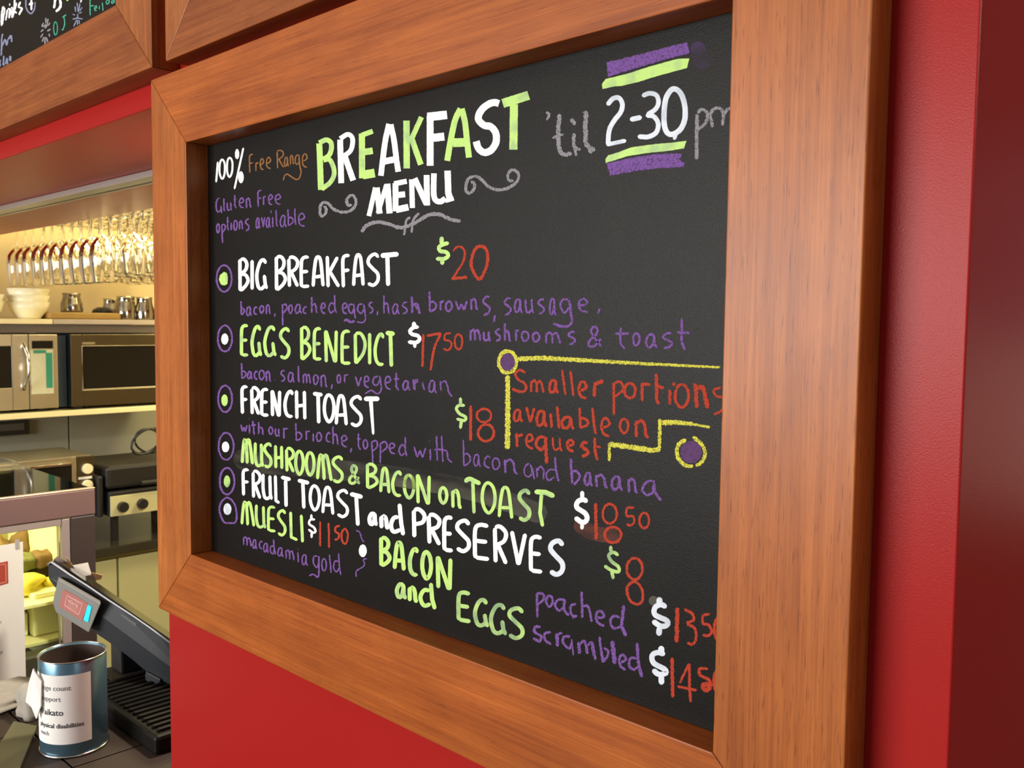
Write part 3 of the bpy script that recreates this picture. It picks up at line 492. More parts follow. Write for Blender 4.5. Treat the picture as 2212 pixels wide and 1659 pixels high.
# ---------------------------------------------------------------- roller shutter in the head of the opening
rs=thing('roller_shutter','grey aluminium roller shutter bar under the red opening head','shutter',(-1.6,.31,ZS-.015))
link('bottom_bar',B((-2.84,.282,ZS-.014),(XW-.002,.318,ZS-.0005),.001),ALU,rs)
link('slot',B((-2.84,.3185,ZS-.009),(XW-.002,.334,ZS-.0005)),DARK,rs)
link('guide_lip',B((-2.84,.3345,ZS-.011),(XW-.002,.345,ZS-.0005),.001),ALU,rs)

# ---------------------------------------------------------------- kitchen: shelves and what stands on them
XS=-2.36                                     # front of the two shelves
ya=at(-60,700,0,XS).y; yb_=at(400,700,0,XS).y; ym=at(112,700,0,XS).y
z1=at(170,690,0,XS).z; z1b=at(170,719,0,XS).z
s1=thing('wall_shelf','upper kitchen shelf carrying bowls and steel jugs above the microwaves','shelf',(XS-.2,(ya+yb_)/2,z1b))
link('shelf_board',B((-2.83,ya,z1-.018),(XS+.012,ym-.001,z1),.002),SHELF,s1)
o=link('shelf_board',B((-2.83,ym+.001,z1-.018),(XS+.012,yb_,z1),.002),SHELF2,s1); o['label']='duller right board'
link('valance',B((XS-.01,ya,z1b),(XS,yb_,z1-.019),.001),mat('valance_grey',(.12,.095,.075),rough=.6),s1)
z2=at(170,884,0,XS).z
s2=thing('wall_shelf','lower kitchen shelf with bright front edge carrying the microwaves','shelf',(XS-.2,(ya+yb_)/2,z2-.02))
link('shelf_board',B((-2.83,ya,z2-.02),(XS+.03,yb_,z2),.002),SHELF,s2)
def Y(px,py=800,x=XS): return at(px,py,0,x).y
def Zp(py,px=170,x=XS): return at(px,py,0,x).z
def microwave(label,x,yl,yr,zb,zt,steel,steel2,panelside,win,depth=.36):
    t=thing('microwave_oven',label,'microwave',(x-depth/2,(yl+yr)/2,zb),'microwaves on the lower shelf')
    link('body',B((x-depth,yl,zb),(x-.02,yr,zt),.004),NAVY if steel is STEELD else steel2,t)
    (w0,w1,wz0,wz1)=win
    d1=panelside if panelside else yr
    bm=bmesh.new()                            # door as a frame round the window
    box(bm,(x-.0195,yl,zb),(x,w0,zt),.003); box(bm,(x-.0195,w1,zb),(x,d1,zt),.003); box(bm,(x-.0195,w0,zb),(x,w1,wz0),.002); box(bm,(x-.0195,w0,wz1),(x,w1,zt),.002)
    dr=link('door',bm,steel,t)
    link('door_window',B((x-.014,w0,wz0),(x-.004,w1,wz1)),BGLASS,dr)
    return t,dr
yl,yr=Y(-70),Y(121)
z_t=Zp(722,60); z_b=Zp(878,60)
t,dr=microwave('bright steel microwave at left with bowed chrome handle and white keypad',XS+.02,yl,yr,z2+.012,z_t,STEEL,BLACK,Y(62,800,XS+.02),(yl+.02,Y(26,800,XS+.02),Zp(838,20,XS+.02),Zp(748,20,XS+.02)))
x=XS+.02
def yz(px,py,x): p=at(px,py,0,x); return p.y,p.z
link('control_panel',B((x-.0195,Y(63,800,x),z2+.012),(x,yr,z_t),.003),STEEL,t)
a=yz(68,852,x); b=yz(114,755,x)
link('keypad',B((x,a[0],a[1]),(x+.002,b[0],b[1]),.0005),LBL,t)
a=yz(69,753,x); b=yz(114,736,x); link('display',B((x,a[0],a[1]),(x+.002,b[0],b[1])),BGLASS,t)
bm=bmesh.new(); a=yz(100,838,x); b=yz(112,762,x); box(bm,(x+.002,a[0],a[1]),(x+.003,b[0],b[1])); a=yz(72,763,x); b=yz(99,756,x); box(bm,(x+.002,a[0],a[1]),(x+.003,b[0],b[1])); link('keypad_stripe',bm,GREENP,t)
pts=[]
for k in range(9):
    u=k/8; py=742+100*u; yy,zz=yz(50+6*math.sin(math.pi*u),py,x); pts.append((x+.006+.028*math.sin(math.pi*u),yy,zz))
link('handle',tube(bmesh.new(),pts,.006,10),CHROME,t,True)
yl2,yr2=Y(140,800,x),Y(420,800,x)
z_t2=Zp(722,240,x)
t2,dr2=microwave('brown steel microwave with wide black window, right of the bright one',x,Y(153,800,x),yr2,z2+.012,z_t2,STEELD,STEELD,None,(Y(180,800,x),Y(337,800,x),Zp(838,240,x),Zp(749,240,x)))
link('gap_block',B((x-.3,Y(127,800,x),z2+.012),(x-.03,Y(151,800,x),z_t2-.004),.002),NAVY,t2)  # navy block filling the gap between the two microwaves
tr=bmesh.new(); f0,f1,fz0,fz1=Y(178,800,x),Y(339,800,x),Zp(841,240,x),Zp(747,240,x)
tube(tr,[(x,f0,fz0),(x,f1,fz0),(x,f1,fz1),(x,f0,fz1)],.0022,6,True); link('window_trim',tr,mat('dull_trim',(.22,.19,.13),rough=.35,metal=.6),dr2)
link('badge',B((x,Y(178,740,x),Zp(744,190,x)),(x+.001,Y(205,740,x),Zp(739,190,x))),STEEL,dr2)
for y in (yl+.05,yr-.03,Y(165,800,x),yr2-.06): pass
[link('foot',B((x+dx,y_,z2+.0002),(x+dx+.03,y_+.03,z2+.0119)),BLACK,t) for y_ in (yl+.03,yr-.06) for dx in (-.3,-.06)]
[link('foot',B((x+dx,y_,z2+.0002),(x+dx+.03,y_+.03,z2+.0119)),BLACK,t2) for y_ in (Y(165,800,x),yr2-.06) for dx in (-.3,-.06)]
# bowls
xb=XS-.10
def bowl(px,r,n,dz,label,grp,top=.0):
    c=at(px,690,0,xb); 
    for k in range(n):
        bm=lathe(bmesh.new(),[(.0,.004),(r*.55,.0),(r*.6,.008),(r*.85,.03),(r,.062),(r-.004,.062),(r*.82,.034),(r*.55,.012),(0,.010)],(c.x,c.y,z1+.0005+k*dz),32)
        tag(link('bowl',bm,CHINA,None,True),label[k],'bowl',grp)
bowl(63,.072,3,.024,['white china bowl at the bottom of the middle stack on upper shelf','white china bowl in the middle of the stack on upper shelf','white china bowl on top of the stack on upper shelf'],'white bowls stacked on the upper shelf')
bowl(-30,.060,2,.024,['white china bowl at the left edge of upper shelf, lower one','white china bowl at the left edge of upper shelf, upper one'],'white bowls stacked on the upper shelf')
JUGM=mat('polished_steel',(.36,.33,.27),rough=.13,metal=1)
# chopping board
xc=XS-.03; a=at(108,690,0,xc); b=at(262,690,0,xc)
tag(link('chopping_board',B((xc-.22,a.y,z1+.0005),(xc,b.y,z1+.026),.006),BAMBOO),'tan wooden chopping board lying on the upper shelf beside bowls','chopping board')
def jug(px,w,h,x,zb,label):
    c=at(px,660,0,x)
    root=thing('milk_jug',label,'jug',(c.x,c.y,zb),'stainless milk jugs on the upper shelf')
    link('body',lathe(bmesh.new(),[(0,.001),(w*.98,0),(w,.006),(w*.98,h*.45),(w*.80,h*.75),(w*.78,h*.9),(w*.86,h),(w*.82,h),(w*.74,h*.88),(w*.76,h*.7),(w*.9,.012),(0,.01)],(c.x,c.y,zb),28),JUGM,root,True)
    link('handle',tube(bmesh.new(),[(c.x+w*.6*math.cos(a_)-w*1.25,c.y,zb+h*.5+h*.32*math.sin(a_)) for a_ in [math.radians(q) for q in range(60,301,24)]],.003,6),JUGM,root,True)
    return root
jug(155,.040,.072,XS-.13,z1+.027,'small steel milk jug standing alone on the chopping board')
jug(240,.036,.085,XS-.28,z1+.0005,'steel milk jug farthest back behind the chopping board')
jug(272,.040,.092,XS-.07,z1+.0005,'steel milk jug standing right of the chopping board')
jug(312,.036,.090,XS-.05,z1+.0005,'second steel milk jug right of the chopping board')
jug(352,.036,.092,XS-.05,z1+.0005,'steel milk jug partly hidden by the menu frame edge')
c=at(222,664,0,XS-.18)
tag(link('lid',lathe(bmesh.new(),[(0,.022),(.02,.022),(.036,.012),(.042,0),(0,0)],(c.x,c.y,z1+.027),24),BLACK,None,True),'small black lid lying behind the chopping board','lid')
# hanging wine glasses
zr=ZS+.055
gr=thing('glass_rack','chrome rail rack holding rows of upside-down wine glasses','rack',(-2.1,1.0,zr))
def gmesh():
    bm=lathe(bmesh.new(),[(.033,.0),(.0335,.002),(.006,.005),(.0035,.012),(.0035,-.07)],(0,0,0),24)
    bm2=lathe(bm,[(.0035,-.07),(.016,-.078),(.033,-.100),(.038,-.128),(.036,-.155),(.030,-.190),(.0292,-.191),(.0290,-.188)],(0,0,0),24)
    me=bpy.data.meshes.new('wine_glass'); bm.to_mesh(me); bm.free(); me.materials.append(GLASS)
    for p in me.polygons: p.use_smooth=True
    return me
gm=gmesh()
rows=[.65+.088*i for i in range(7)]
for j,y_ in enumerate(rows):
    link('rail',tube(bmesh.new(),[(-2.72,y_-.012,zr-.003),(-1.45,y_-.012,zr-.003)],.0028,6),CHROME,gr)
    link('rail',tube(bmesh.new(),[(-2.72,y_+.012,zr-.003),(-1.45,y_+.012,zr-.003)],.0028,6),CHROME,gr)
    for i in range(10):
        g=bpy.data.objects.new('wine_glass',gm); COL.objects.link(g)
        g.location=(-2.66+i*.088+(j%2)*.03,y_+random.uniform(-.002,.002),zr); g.rotation_euler=(0,0,random.uniform(0,6)); s=random.uniform(1.04,1.12); g.scale=(s,s,s*1.05 if j else 1.3)
        tag(g,'clear wine glass hanging upside down from the rack above the shelf' if j else 'tall clear wine glass hanging in the front row under the red opening head','wine glass','wine glasses hanging in rows from the rack' if j else 'tall wine glasses hanging in the front row')
link('crossbar',tube(bmesh.new(),[(-2.7,.60,zr+.004),(-2.7,1.25,zr+.004)],.004,6),CHROME,gr); link('crossbar',tube(bmesh.new(),[(-1.47,.60,zr+.004),(-1.47,1.25,zr+.004)],.004,6),CHROME,gr)
bm=bmesh.new()
for (hx,hy) in ((-2.7,.62),(-2.7,1.22),(-1.47,.62),(-1.47,1.22)): tube(bm,[(hx,hy,zr+.004),(hx,hy,2.5)],.003,6)
link('hanger_rod',bm,CHROME,gr)
# socket plate on the wall
a=yz(-40,944,-2.83); b=yz(61,906,-2.83)
so=thing('wall_socket','dark wall socket plate under the lower shelf at left','socket',(-2.83,(a[0]+b[0])/2,a[1]))
link('plate',B((-2.8345,a[0],a[1]),(-2.815,b[0],b[1]),.003),DARK,so); link('socket_face',B((-2.815,a[0]+.02,a[1]+.018),(-2.812,b[0]-.02,b[1]-.012),.001),mat('brown_socket',(.10,.08,.06)),so)

# ---------------------------------------------------------------- kitchen bench
XB=-1.86; bz=at(270,1177,0,XB).z; by0,by1=-.3,2.19
bench=thing('kitchen_bench','long kitchen bench with black polished worktop and cream cupboards','bench',(-2.3,.9,0))
link('worktop',B((-2.834,by0,bz-.03),(XB,by1,bz),.003),WORK,bench)
link('carcass',B((-2.834,by0,.08),(XB-.05,by1,bz-.031)),CUP,bench); link('plinth',B((-2.834,by0,0),(XB-.09,by1,.079)),BLACK,bench)
yd=at(255,1250,0,XB-.03).y
for i in range(-3,4):
    y0=yd+i*.42; 
    if y0<by0 or y0+.42>by1: continue
    dd=link('door',B((XB-.0495,y0+.003,.09),(XB-.03,y0+.417,bz-.05),.003),CUP,bench)
# toaster oven
xo=XB-.10
def on_x(px,py,x): return at(px,py,0,x)
a=on_x(38,1050,xo); b=on_x(203,987,xo); ty0,ty1=a.y,b.y; tz1=on_x(120,991,xo).z; tz0=bz+.012
tv=thing('toaster_oven','silver toaster oven with glass door and two dials on the bench','toaster oven',(xo-.15,(ty0+ty1)/2,bz))
link('body',B((xo-.28,ty0,tz0),(xo-.012,ty1,tz1),.006),STEEL,tv)
yk=on_x(165,1010,xo).y
bm=bmesh.new(); fw=.014
box(bm,(xo-.0115,ty0,tz0),(xo,ty0+fw,tz1),.002); box(bm,(xo-.0115,yk-fw,tz0),(xo,yk,tz1),.002); box(bm,(xo-.0115,ty0+fw,tz0),(xo,yk-fw,tz0+.02),.001); box(bm,(xo-.0115,ty0+fw,tz1-.022),(xo,yk-fw,tz1),.001)
d_=link('door',bm,STEEL,tv); link('door_glass',B((xo-.009,ty0+fw,tz0+.02),(xo-.004,yk-fw,tz1-.022)),BGLASS,d_)
link('handle',tube(bmesh.new(),[(xo+.016,ty0+.02,tz1-.02),(xo+.016,yk-.02,tz1-.02)],.004,8),CHROME,d_)
link('control_panel',B((xo-.0115,yk+.001,tz0),(xo,ty1,tz1),.002),STEELD,tv)
for py in (1012,1047):
    p=on_x(187,py,xo); link('dial',cylx(bmesh.new(),(xo,p.y,p.z),.017,.014,24,.002),CHINA,tv)
p=on_x(184,1032,xo); link('label_strip',B((xo,p.y-.022,p.z-.004),(xo+.001,p.y+.022,p.z+.004)),WHITEP,tv)
for (ax,ay) in ((xo-.26,ty0+.02),(xo-.26,ty1-.03),(xo-.04,ty0+.02),(xo-.04,ty1-.03)): link('foot',B((ax,ay,bz+.0002),(ax+.02,ay+.02,tz0-.0002)),BLACK,tv)
# sandwich press
xp=XB-.05
q0=on_x(238,1118,xp); q1=on_x(238,1072,xp); py0=q0.y; py1=at(430,1100,0,xp).y
sp=thing('sandwich_press','black sandwich press with cream control panel and two black knobs','sandwich press',(xp-.15,(py0+py1)/2,bz))
zp0=max(q0.z,bz+.012); zp1=q1.z; ztop=on_x(300,1003,xp).z
link('base',B((xp-.30,py0-.0,zp0),(xp-.004,py1,zp1+.012),.005),BLACK,sp)
link('control_panel',B((xp-.0035,py0+.002,zp0+.002),(xp+.002,py1-.002,zp1-.002),.001),CREAMP,sp)
for px,py in ((263,1094),(305,1087)):
    p=on_x(px,py,xp); link('knob',cylx(bmesh.new(),(xp+.002,p.y,p.z),.0175,.018,24,.002),BLACK,sp)
link('upper_plate',B((xp-.30,py0-.005,zp1+.02),(xp-.01,py1,ztop),.012),BLACK,sp)
link('hinge_arm',B((xp-.30,py0-.030,zp0-.0),(xp-.02,py0-.012,ztop-.03),.006),BLACK,sp)
p=on_x(246,1029,xp); link('hinge_cap',cylx(bmesh.new(),(xp-.02,p.y,p.z),.008,.006,16),CHROME,sp)
link('handle',tube(bmesh.new(),[(xp+.02,py0+.1,zp1+.035),(xp+.02,py1-.05,zp1+.035)],.008,8),BLACK,sp)
for (ax,ay) in ((xp-.28,py0+.02),(xp-.05,py0+.02),(xp-.28,py1-.05),(xp-.05,py1-.05)): link('foot',B((ax,ay,bz+.0002),(ax+.02,ay+.02,zp0-.0002)),BLACK,sp)
# coil of flex on the press
pts=[]
cc_=on_x(318,965,xp-.12)
for k in range(90):
    a_=k/90*math.pi*2*3.0; r_=.052+.012*math.sin(k*.21); pts.append((cc_.x+.012*math.sin(k*.13),cc_.y+r_*math.cos(a_)*(1+.2*math.sin(k*.07)),ztop+.052+r_*.85*math.sin(a_+.5*math.sin(k*.05))))
tag(link('power_cable',tube(bmesh.new(),pts,.0038,6),BLACK,None,True),'coiled black power cable resting on the sandwich press','cable')

# ---------------------------------------------------------------- display cabinet
XC=-.97
cy1=at(205,1052,0,XC).y; cz1=at(205,1052,0,XC).z; cy0=-.42
cbt=thing('display_cabinet','mauve steel framed glass food display cabinet with yellow light inside','display cabinet',(-1.25,-.05,0))
xi=XC-.56
zbeam=at(190,1112,0,XC).z; yp=at(155,1200,0,XC).y
link('top_beam',B((XC-.03,cy0,zbeam),(XC,cy1,cz1-.004),.002),MAUVE,cbt)
link('top_edge',B((XC-.012,cy0,cz1-.0038),(XC+.001,cy1,cz1),.001),mat('copper_edge',(.75,.50,.32),rough=.3,metal=.6),cbt)
link('corner_post',B((XC-.05,yp,.2),(XC-.001,cy1,zbeam-.001),.003),MAUVED,cbt)
yp2=at(135,1200,0,XC-.004).y
link('inner_trim',B((XC-.04,yp2,.2),(XC-.004,yp-.001,zbeam-.003),.002),MAUVEL,cbt)
zt2=at(60,1147,0,XC).z
link('glass_trim',B((XC-.035,cy0,zt2),(XC-.004,yp2-.0005,zbeam-.001),.002),MAUVEL,cbt)
link('front_glass',B((XC-.022,cy0,.74),(XC-.016,yp2-.0006,zt2-.0005)),PANE,cbt)
link('top_glass',B((xi,cy0,cz1-.010),(XC-.0305,cy1,cz1-.004),.001),PANE,cbt)
link('back_frame',B((xi-.02,cy0,.2),(xi-.001,cy1,cz1-.011),.002),mat('cabinet_back',(.34,.27,.10),rough=.5,var=.5,vs=14),cbt)
link('end_panel',B((xi,cy1-.014,.2),(XC-.051,cy1-.002,cz1-.011)),CREAMP,cbt)
link('base_cabinet',B((xi,cy0,.0),(XC-.051,cy1-.015,.73),.004),MAUVE,cbt)
zs_=at(90,1395,0,XC-.03).z
link('kick_panel',B((XC-.05,cy0,.2),(XC-.003,yp2-.001,zs_-.012),.003),mat('olive_steel',(.09,.085,.055),rough=.4,metal=.3),cbt)
for (zsh,nm) in ((zs_,'shelf'),(at(90,1292,0,XC-.1).z,'shelf')):
    link(nm,B((xi+.01,cy0+.01,zsh-.008),(XC-.06,cy1-.02,zsh),.001),SHELF,cbt)
zA=zs_+.0005; zBs=at(90,1292,0,XC-.1).z+.0005
def slab(name,label,cat,a,b,m,bev=.004): return tag(link(name,B(a,b,bev),m),label,cat)
p=at(100,1350,0,XC-.12)
slab('food_tub','tall cream tub on the lowest cabinet shelf','tub',(XC-.24,p.y-.035,zA),(XC-.10,p.y+.03,zA+.10),CHINA)
p=at(66,1350,0,XC-.12)
slab('food_tub','low white tub left of the tall cream tub in the cabinet','tub',(XC-.26,p.y-.06,zA),(XC-.12,p.y-.005,zA+.055),CHINA)
def lump(name,label,cat,c,r,m,n=3,seed=0,sq=(1,1,.6)):
    bm=bmesh.new(); bmesh.ops.create_icosphere(bm,subdivisions=n,radius=r); rnd=random.Random(seed)
    ph=[rnd.uniform(0,6) for _ in range(6)]
    for v in bm.verts:
        q=v.co/r; k=1+.12*math.sin(5*q.x+ph[0])+.12*math.sin(6*q.y+ph[1])+.1*math.sin(7*q.z+ph[2])+.05*math.sin(17*q.x+ph[3])*math.sin(15*q.y+ph[4])
        v.co=Vector((v.co.x*k*sq[0],v.co.y*k*sq[1],max(v.co.z*k*sq[2],-r*sq[2]*.6)))+Vector(c)+Vector((0,0,r*sq[2]*.6))
    return tag(link(name,bm,m,None,True),label,cat)
p=at(75,1285,0,XC-.14); lump('cheese_block','bright yellow quiche under the cabinet light','food',(p.x-.03,p.y-.035,zBs),.054,CHEESE,3,1,(1,1.3,.55))
p=at(112,1285,0,XC-.14); lump('cheese_block','bright yellow pastry beside the quiche','food',(p.x-.03,p.y+.025,zBs),.036,CHEESE,3,2,(1,1,.6))
p=at(90,1330,0,XC-.2); lump('bread_roll','dark brown roll behind the cream tub','food',(XC-.34,p.y,zA),.06,BREAD,3,3,(1,1.3,.8))
zU=at(90,1236,0,XC-.2).z
link('shelf',B((xi+.01,cy0+.01,zU-.004),(XC-.16,cy1-.02,zU),.001),PANE,cbt)
for i,(px,r,m,lb) in enumerate(((10,.030,BREAD,'brown loaf on the upper cabinet shelf at left'),(50,.030,LEAF,'olive green salad mound on the upper cabinet shelf'),(88,.030,BREAD,'brown muffin on the upper cabinet shelf'),(121,.025,LEAF,'small green salad mound at the right end of the cabinet shelf'))):
    p=at(px,1200,0,XC-.26); lump('food_mound',lb,'food',(p.x,p.y,zU+.0005),r,m,3,10+i,(1,1,.85))
for i,(px,r,lb) in enumerate(((-6,.033,'brown crusty loaf at the back of the upper cabinet shelf, leftmost'),(46,.033,'brown crusty loaf at the back of the upper cabinet shelf, middle'),(98,.033,'brown crusty loaf at the back of the upper cabinet shelf, rightmost'))):
    p=at(px,1190,0,XC-.42); lump('bread_loaf',lb,'food',(p.x,p.y,zU+.0005),r,BREAD,3,30+i,(1,.9,1.1))
# paper sign on the cabinet glass
xs_=XC+.004
sg=thing('paper_sign','white paper sign with red logo taped to the display cabinet glass','sign',(xs_,at(20,1480,0,xs_).y,at(20,1480,0,xs_).z))
P4=[at(-150,1205,0,xs_),at(49,1170,0,xs_),at(56,1478,0,xs_),at(-150,1530,0,xs_)]
link('sheet',prism(bmesh.new(),P4,(.0012,0,0)),WHITEP,sg)
onS=lambda x,y,l: at(x,y,0,xs_+.0018+l)
bm=bmesh.new(); poly(bm,[(-60,1228),(17,1212),(18,1260),(-60,1282)],onS); link('logo_square',bm,LOGO,sg)
bm=bmesh.new(); ribbon(bm,sub([(-60,1231),(12,1218),(13,1257),(-60,1276)],3),3.2,lambda x,y,l:onS(x,y,l)+Vector((.0005,0,0)),.02,True); link('logo_border',bm,LOGOL,sg)
bm=bmesh.new(); ribbon(bm,sub([(2,1341),(2,1347)],2),1.5,onS,.05); ribbon(bm,sub([(4,1405),(4.6,1412)],2),1.4,onS,.05); ribbon(bm,sub([(0,1408),(2,1408),(2,1413),(0,1413)],2),1.2,onS,.05)
for yy in (1343,1410,1375,1440): ribbon(bm,sub([(-90,yy+14),(-8,yy)],3),3,onS,.3)
link('print',bm,INKG,sg)
bm=bmesh.new(); poly(bm,[(32,1166),(42,1164),(43,1186),(34,1188)],onS); link('tape',bm,TAPE,sg)

# ---------------------------------------------------------------- service counter
ZC=1.6-.695; cx0,cx1=-.66,XW-.002
cn=thing('service_counter','dark brown tiled service counter below the opening','counter',(-.4,.2,0))
link('counter_slab',B((cx0,-.62,ZC-.05),(cx1,1.0,ZC-.004),.002),GROUT,cn); link('counter_front',B((cx0+.03,-.58,0),(cx1-.001,.98,ZC-.051)),MAUVE,cn)
jy=at(43,1558,2,ZC).y; jx=at(5,1594,2,ZC).x; ts=.185
for i in range(-4,5):
    for j in range(-5,7):
        X0,X1=jx+i*ts+.0018,jx+(i+1)*ts-.0018; Y0,Y1=jy+j*ts+.0018,jy+(j+1)*ts-.0018
        X0,X1=max(X0,cx0),min(X1,cx1); Y0,Y1=max(Y0,-.62),min(Y1,1.0)
        if X1-X0<.02 or Y1-Y0<.02: continue
        link('tile',B((X0,Y0,ZC-.0038),(X1,Y1,ZC),.001),CTILE,cn)
# donation can
R0=1.62; cp=atr(159,1520,R0); cr=.0505; cpx,cpy=cp.x,cp.y
zt=atr(159,1409,R0).z
can=thing('donation_can','blue metal collection can with white printed label on counter','can',(cpx,cpy,ZC))
hc=zt-ZC
link('body',lathe(bmesh.new(),[(0,.004),(cr-.002,.003),(cr,.006),(cr,hc-.002),(cr-.001,hc),(cr-.0025,hc-.001),(cr-.0025,.01),(0,.01)],(cpx,cpy,ZC),64),CANM,can,True)
link('inner_lining',lathe(bmesh.new(),[(cr-.0027,hc-.003),(cr-.0027,.0115),(0,.0115)],(cpx,cpy,ZC),64),CANI,can,True)
link('rim',tube(bmesh.new(),[(cpx+cr*math.cos(k/48*2*math.pi),cpy+cr*math.sin(k/48*2*math.pi),zt) for k in range(48)],.0012,6,True),RIM,can,True)
link('base_rim',tube(bmesh.new(),[(cpx+cr*math.cos(k/48*2*math.pi),cpy+cr*math.sin(k/48*2*math.pi),ZC+.0022) for k in range(48)],.0022,6,True),RIM,can,True)
def oncan(px,py,l):
    v=ray(px,py); dx,dy=CAM.x-cpx,CAM.y-cpy; rr=cr+.0006+l
    a=v.x**2+v.y**2; b=2*(dx*v.x+dy*v.y); c=dx*dx+dy*dy-rr*rr; ds=b*b-4*a*c
    s=(-b-math.sqrt(max(ds,0)))/(2*a); return CAM+v*s
# label: a curved sheet from the photo-left silhouette round to the right part
va=math.atan2(CAM.y-cpy,CAM.x-cpx)
pe=oncan(197,1500,0); ae=math.atan2(pe.y-cpy,pe.x-cpx)
lt=oncan(150,1459,0).z; lb=oncan(150,1608,0).z
bm=bmesh.new(); vs=[]
for k in range(41):
    a_=ae+(k/40)*math.radians(-170)
    vs.append([bm.verts.new((cpx+(cr+.0004)*math.cos(a_),cpy+(cr+.0004)*math.sin(a_),z_)) for z_ in (lb,lt)])
for A_,C_ in zip(vs,vs[1:]): bm.faces.new((A_[0],C_[0],C_[1],A_[1]))
link('label',bm,WHITEP,can,True)
def cantext(txt,a_right,z,size,bold):         # printed text wrapped round the label, ending at angle a_right
    cu=bpy.data.curves.new('t','FONT'); cu.body=txt; cu.size=size; cu.align_x='RIGHT'; cu.resolution_u=2; cu.offset=.0002 if bold else .00012
    ob=bpy.data.objects.new('t',cu); COL.objects.link(ob); dg=bpy.context.evaluated_depsgraph_get(); me=bpy.data.meshes.new_from_object(ob.evaluated_get(dg))
    bpy.data.objects.remove(ob)
    bm=bmesh.new(); bm.from_mesh(me); bmesh.ops.triangulate(bm,faces=bm.faces[:])
    for v in bm.verts:
        a_=a_right+v.co.x/cr; v.co=Vector((cpx+(cr+.0008)*math.cos(a_),cpy+(cr+.0008)*math.sin(a_),z+v.co.y))
    return link('print',bm,INK if bold else INKG,can)
def ang(px,py): q=oncan(px,py,0); return math.atan2(q.y-cpy,q.x-cpx),q.z
for txt,px,py,s,bd in (('change count',153,1491,.0116,False),('your support',131,1516,.0112,False),('Waikato',137,1546,.0138,True),('physical disabilities',182,1566,.0100,True),('much',106,1589,.0095,False)):
    a_,z_=ang(px,py); cantext(txt,a_,z_,s,bd)
# crumpled papers beside the can
def sheet(name,label,pts,m,th=.0006,R=1.6):
    bm=bmesh.new(); ps=[atr(x,y,R+dr) for x,y,dr in pts]; c=sum(ps,Vector())/len(ps)
    prism(bm,ps,Vector((-.3,.95,0))*th); bmesh.ops.triangulate(bm,faces=bm.faces[:]); return tag(link(name,bm,m),label,'paper')
sheet('receipt','white folded receipt leaning on the left side of the can',[(71,1445,.0),(89,1472,-.01),(88,1525,-.01),(78,1553,0),(68,1528,.01),(55,1516,.02),(62,1475,.01)],WHITEP,.002,1.60)
p=at(56,1560,2,ZC); lump('crumpled_tissue','grey crumpled tissue on the counter beside the receipt','paper',(p.x-.02,p.y+.02,ZC+.0005),.034,NAP,3,5,(.8,.8,1.1))
p=at(12,1560,2,ZC); lump('crumpled_tissue','flat grey tissue on the counter below the paper sign','paper',(p.x-.10,p.y+.03,ZC+.0005),.05,NAP,3,6,(1.3,1.4,.25))
cd4=[at(30,1557,2,ZC+.006),at(80,1567,2,ZC+.006),at(42,1661,2,ZC+.006),at(-40,1760,2,ZC+.006),at(-60,1700,2,ZC+.006)]
tag(link('folder',prism(bmesh.new(),cd4,(0,0,-.0055),.001),OLIVE),'olive green folder lying flat at the near edge of counter','folder')

# ---------------------------------------------------------------- till
def RT_(px): return 1.93-(px-100)*(.22/300)
def tp(px,py,off=0): return atr(px,py,RT_(px)+off)
away=Vector((-.93,.37,0))
till=thing('till_screen','dark slanted till screen with small customer display on its back','till',tuple(Vector((tp(300,1500).x,tp(300,1500).y,ZC))))
out=[(104,1217),(112,1212),(150,1237),(190,1262),(240,1296),(290,1328),(330,1356),(430,1432),(430,1585),(366,1505),(310,1462),(262,1414),(215,1383),(192,1366),(120,1322),(104,1262)]
out=[(104,1217),(112,1212),(150,1237),(190,1262),(240,1296),(290,1328),(330,1356),(430,1432),(430,1488),(366,1480),(312,1448),(262,1402),(215,1374),(190,1352),(150,1300),(118,1268),(105,1250)]
link('housing',prism(bmesh.new(),[tp(x_,y_) for x_,y_ in out],away*.20+Vector((0,0,-.046)),.003),DGREY,till)
link('silver_edge',tube(bmesh.new(),[tp(x_,y_,-.003) for x_,y_ in ((104,1219),(112,1214),(150,1240),(190,1265),(240,1299),(290,1331),(330,1359),(430,1435))],.0024,8),mat('satin_edge',(.33,.33,.33),rough=.4,metal=.5),till,True)
up_=Vector((0,0,.0015))
link('screen_glass',prism(bmesh.new(),[tp(116,1213)+up_,tp(430,1428)+up_,tp(430,1428)+up_+away*.19+Vector((0,0,-.039)),tp(116,1213)+up_+away*.19+Vector((0,0,-.039))],(0,0,.003)),BGLASS,till)
bm=bmesh.new(); 
link('vent_panel',prism(bmesh.new(),[tp(x_,y_,-.003) for x_,y_ in ((262,1326),(296,1348),(284,1376),(252,1352))],away*.004,.001),mat('vent_grey',(.085,.088,.085)),till)
cdp=link('customer_display',prism(bmesh.new(),[tp(x_,y_,-.026) for x_,y_ in ((126,1251),(218,1304),(192,1367),(121,1324),(114,1302))],away*.0215,.002),GREYP,till)
onD=lambda x_,y_,l: tp(x_,y_,-.0275-l)
bm=bmesh.new(); poly(bm,[(136,1273),(164,1287),(188,1303),(190,1308),(177,1341),(128,1310)],onD); link('logo_card',bm,CARD,cdp)
bm=bmesh.new(); f2=lambda x_,y_,l:onD(x_,y_,.0006+l); ribbon(bm,sub([(145,1286),(178,1304),(170,1328),(140,1308),(145,1286)],2),1.8,f2,.03)
write_pts=[('H',0),('O',1),('U',2),('S',3),('E',4)]
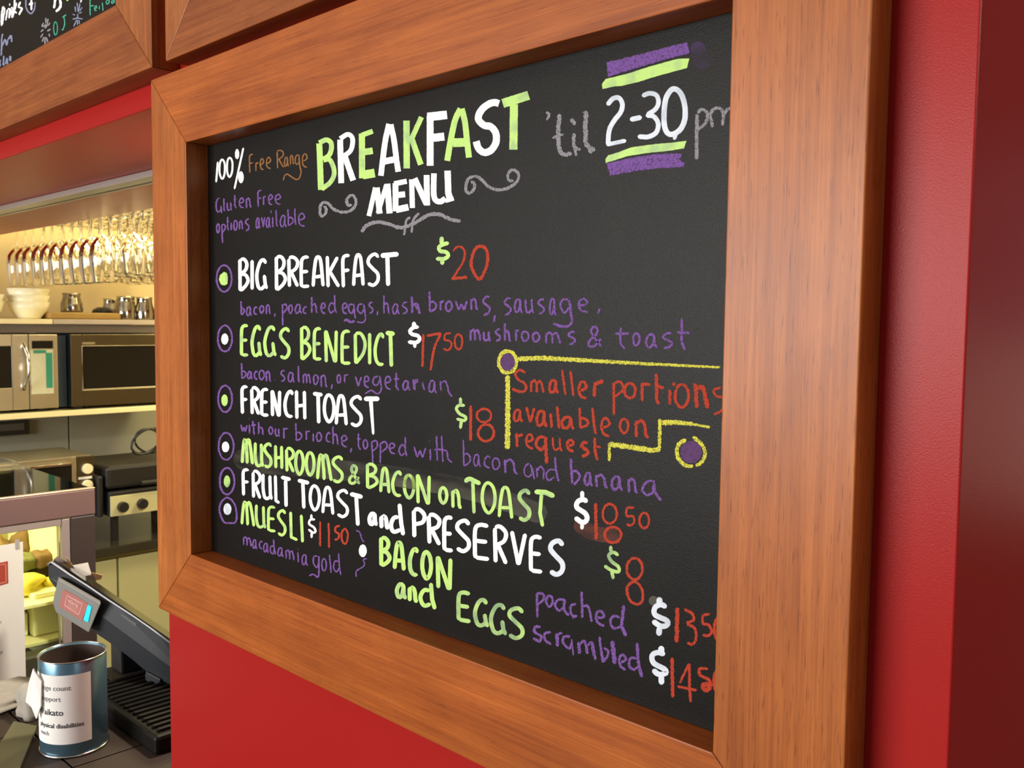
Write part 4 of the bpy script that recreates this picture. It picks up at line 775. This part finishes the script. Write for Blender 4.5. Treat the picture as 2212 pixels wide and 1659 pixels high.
for ch,i in write_pts:
    bx=147.5+i*4.7; by=1293.5+i*2.8
    for s in G[ch]:
        pp=[(bx+u*3.6,by+v*8+u*1.9) for u,v in P_(s[1:])]; ribbon(bm,cat(pp,1) if s[0]=='~' else sub(pp,1),1.5,f2,.02)
ribbon(bm,sub([(145,1304),(170,1319)],2),1.0,f2,.02); ribbon(bm,sub([(143,1307),(168,1322)],2),1.0,f2,.02); ribbon(bm,sub([(148,1290),(175,1305)],2),1.0,f2,.02)
link('logo_print',bm,CARDL,cdp)
bm=bmesh.new(); poly(bm,[(190,1306),(198,1311),(190,1344),(180,1339)],f2); link('display_light',bm,CYAN,cdp)
st=tp(274,1440,.13)
link('stand',B((st.x-.03,st.y-.02,ZC+.0005),(st.x+.02,st.y+.025,ZC+.075),.005),BLACK,till)
bm=bmesh.new(); prism(bm,[tp(x_,y_,-.006) for x_,y_ in ((318,1452),(348,1468),(340,1488),(314,1470))],away*.02,.002); link('clip',bm,DGREY,till)
for i,(pl,m,lb) in enumerate((([(143,1210,0),(147,1213,0),(158,1229,.0),(148,1228,.0)],TAN,'small kraft paper scrap left of the receipt on the till'),([(157,1228,0),(190,1222,.01),(198,1248,.0),(175,1252,-.005)],WHITEP,'white paper slip tucked behind the till screen'),([(198,1243,0),(222,1249,0),(218,1258,.0),(208,1260,0)],TAN,'curled kraft paper scrap right of the white slip'))):
    bm=bmesh.new(); prism(bm,[tp(x_,y_,.15+dr)+Vector((0,0,.006)) for x_,y_,dr in pl],away*.002); tag(link('paper_slip',bm,m),lb,'paper')
# ribbed printer beside the can
pr=thing('receipt_printer','black ribbed receipt printer on the counter right of the can','printer',(tp(330,1560).x,tp(330,1560).y,ZC))
P0=at(236,1478,2,ZC+.05); 
x0_=-.50; x1_=-.215; y0_,y1_=.045,.36
link('body',B((x0_,y0_,ZC+.0005),(x1_,y1_,ZC+.032),.006),RIBB,pr)
for i in range(15):
    xx=x0_+.012+i*.0178
    link('rib',B((xx,y0_+.012,ZC+.0322),(xx+.009,y1_-.012,ZC+.037),.002),RIBB,pr)
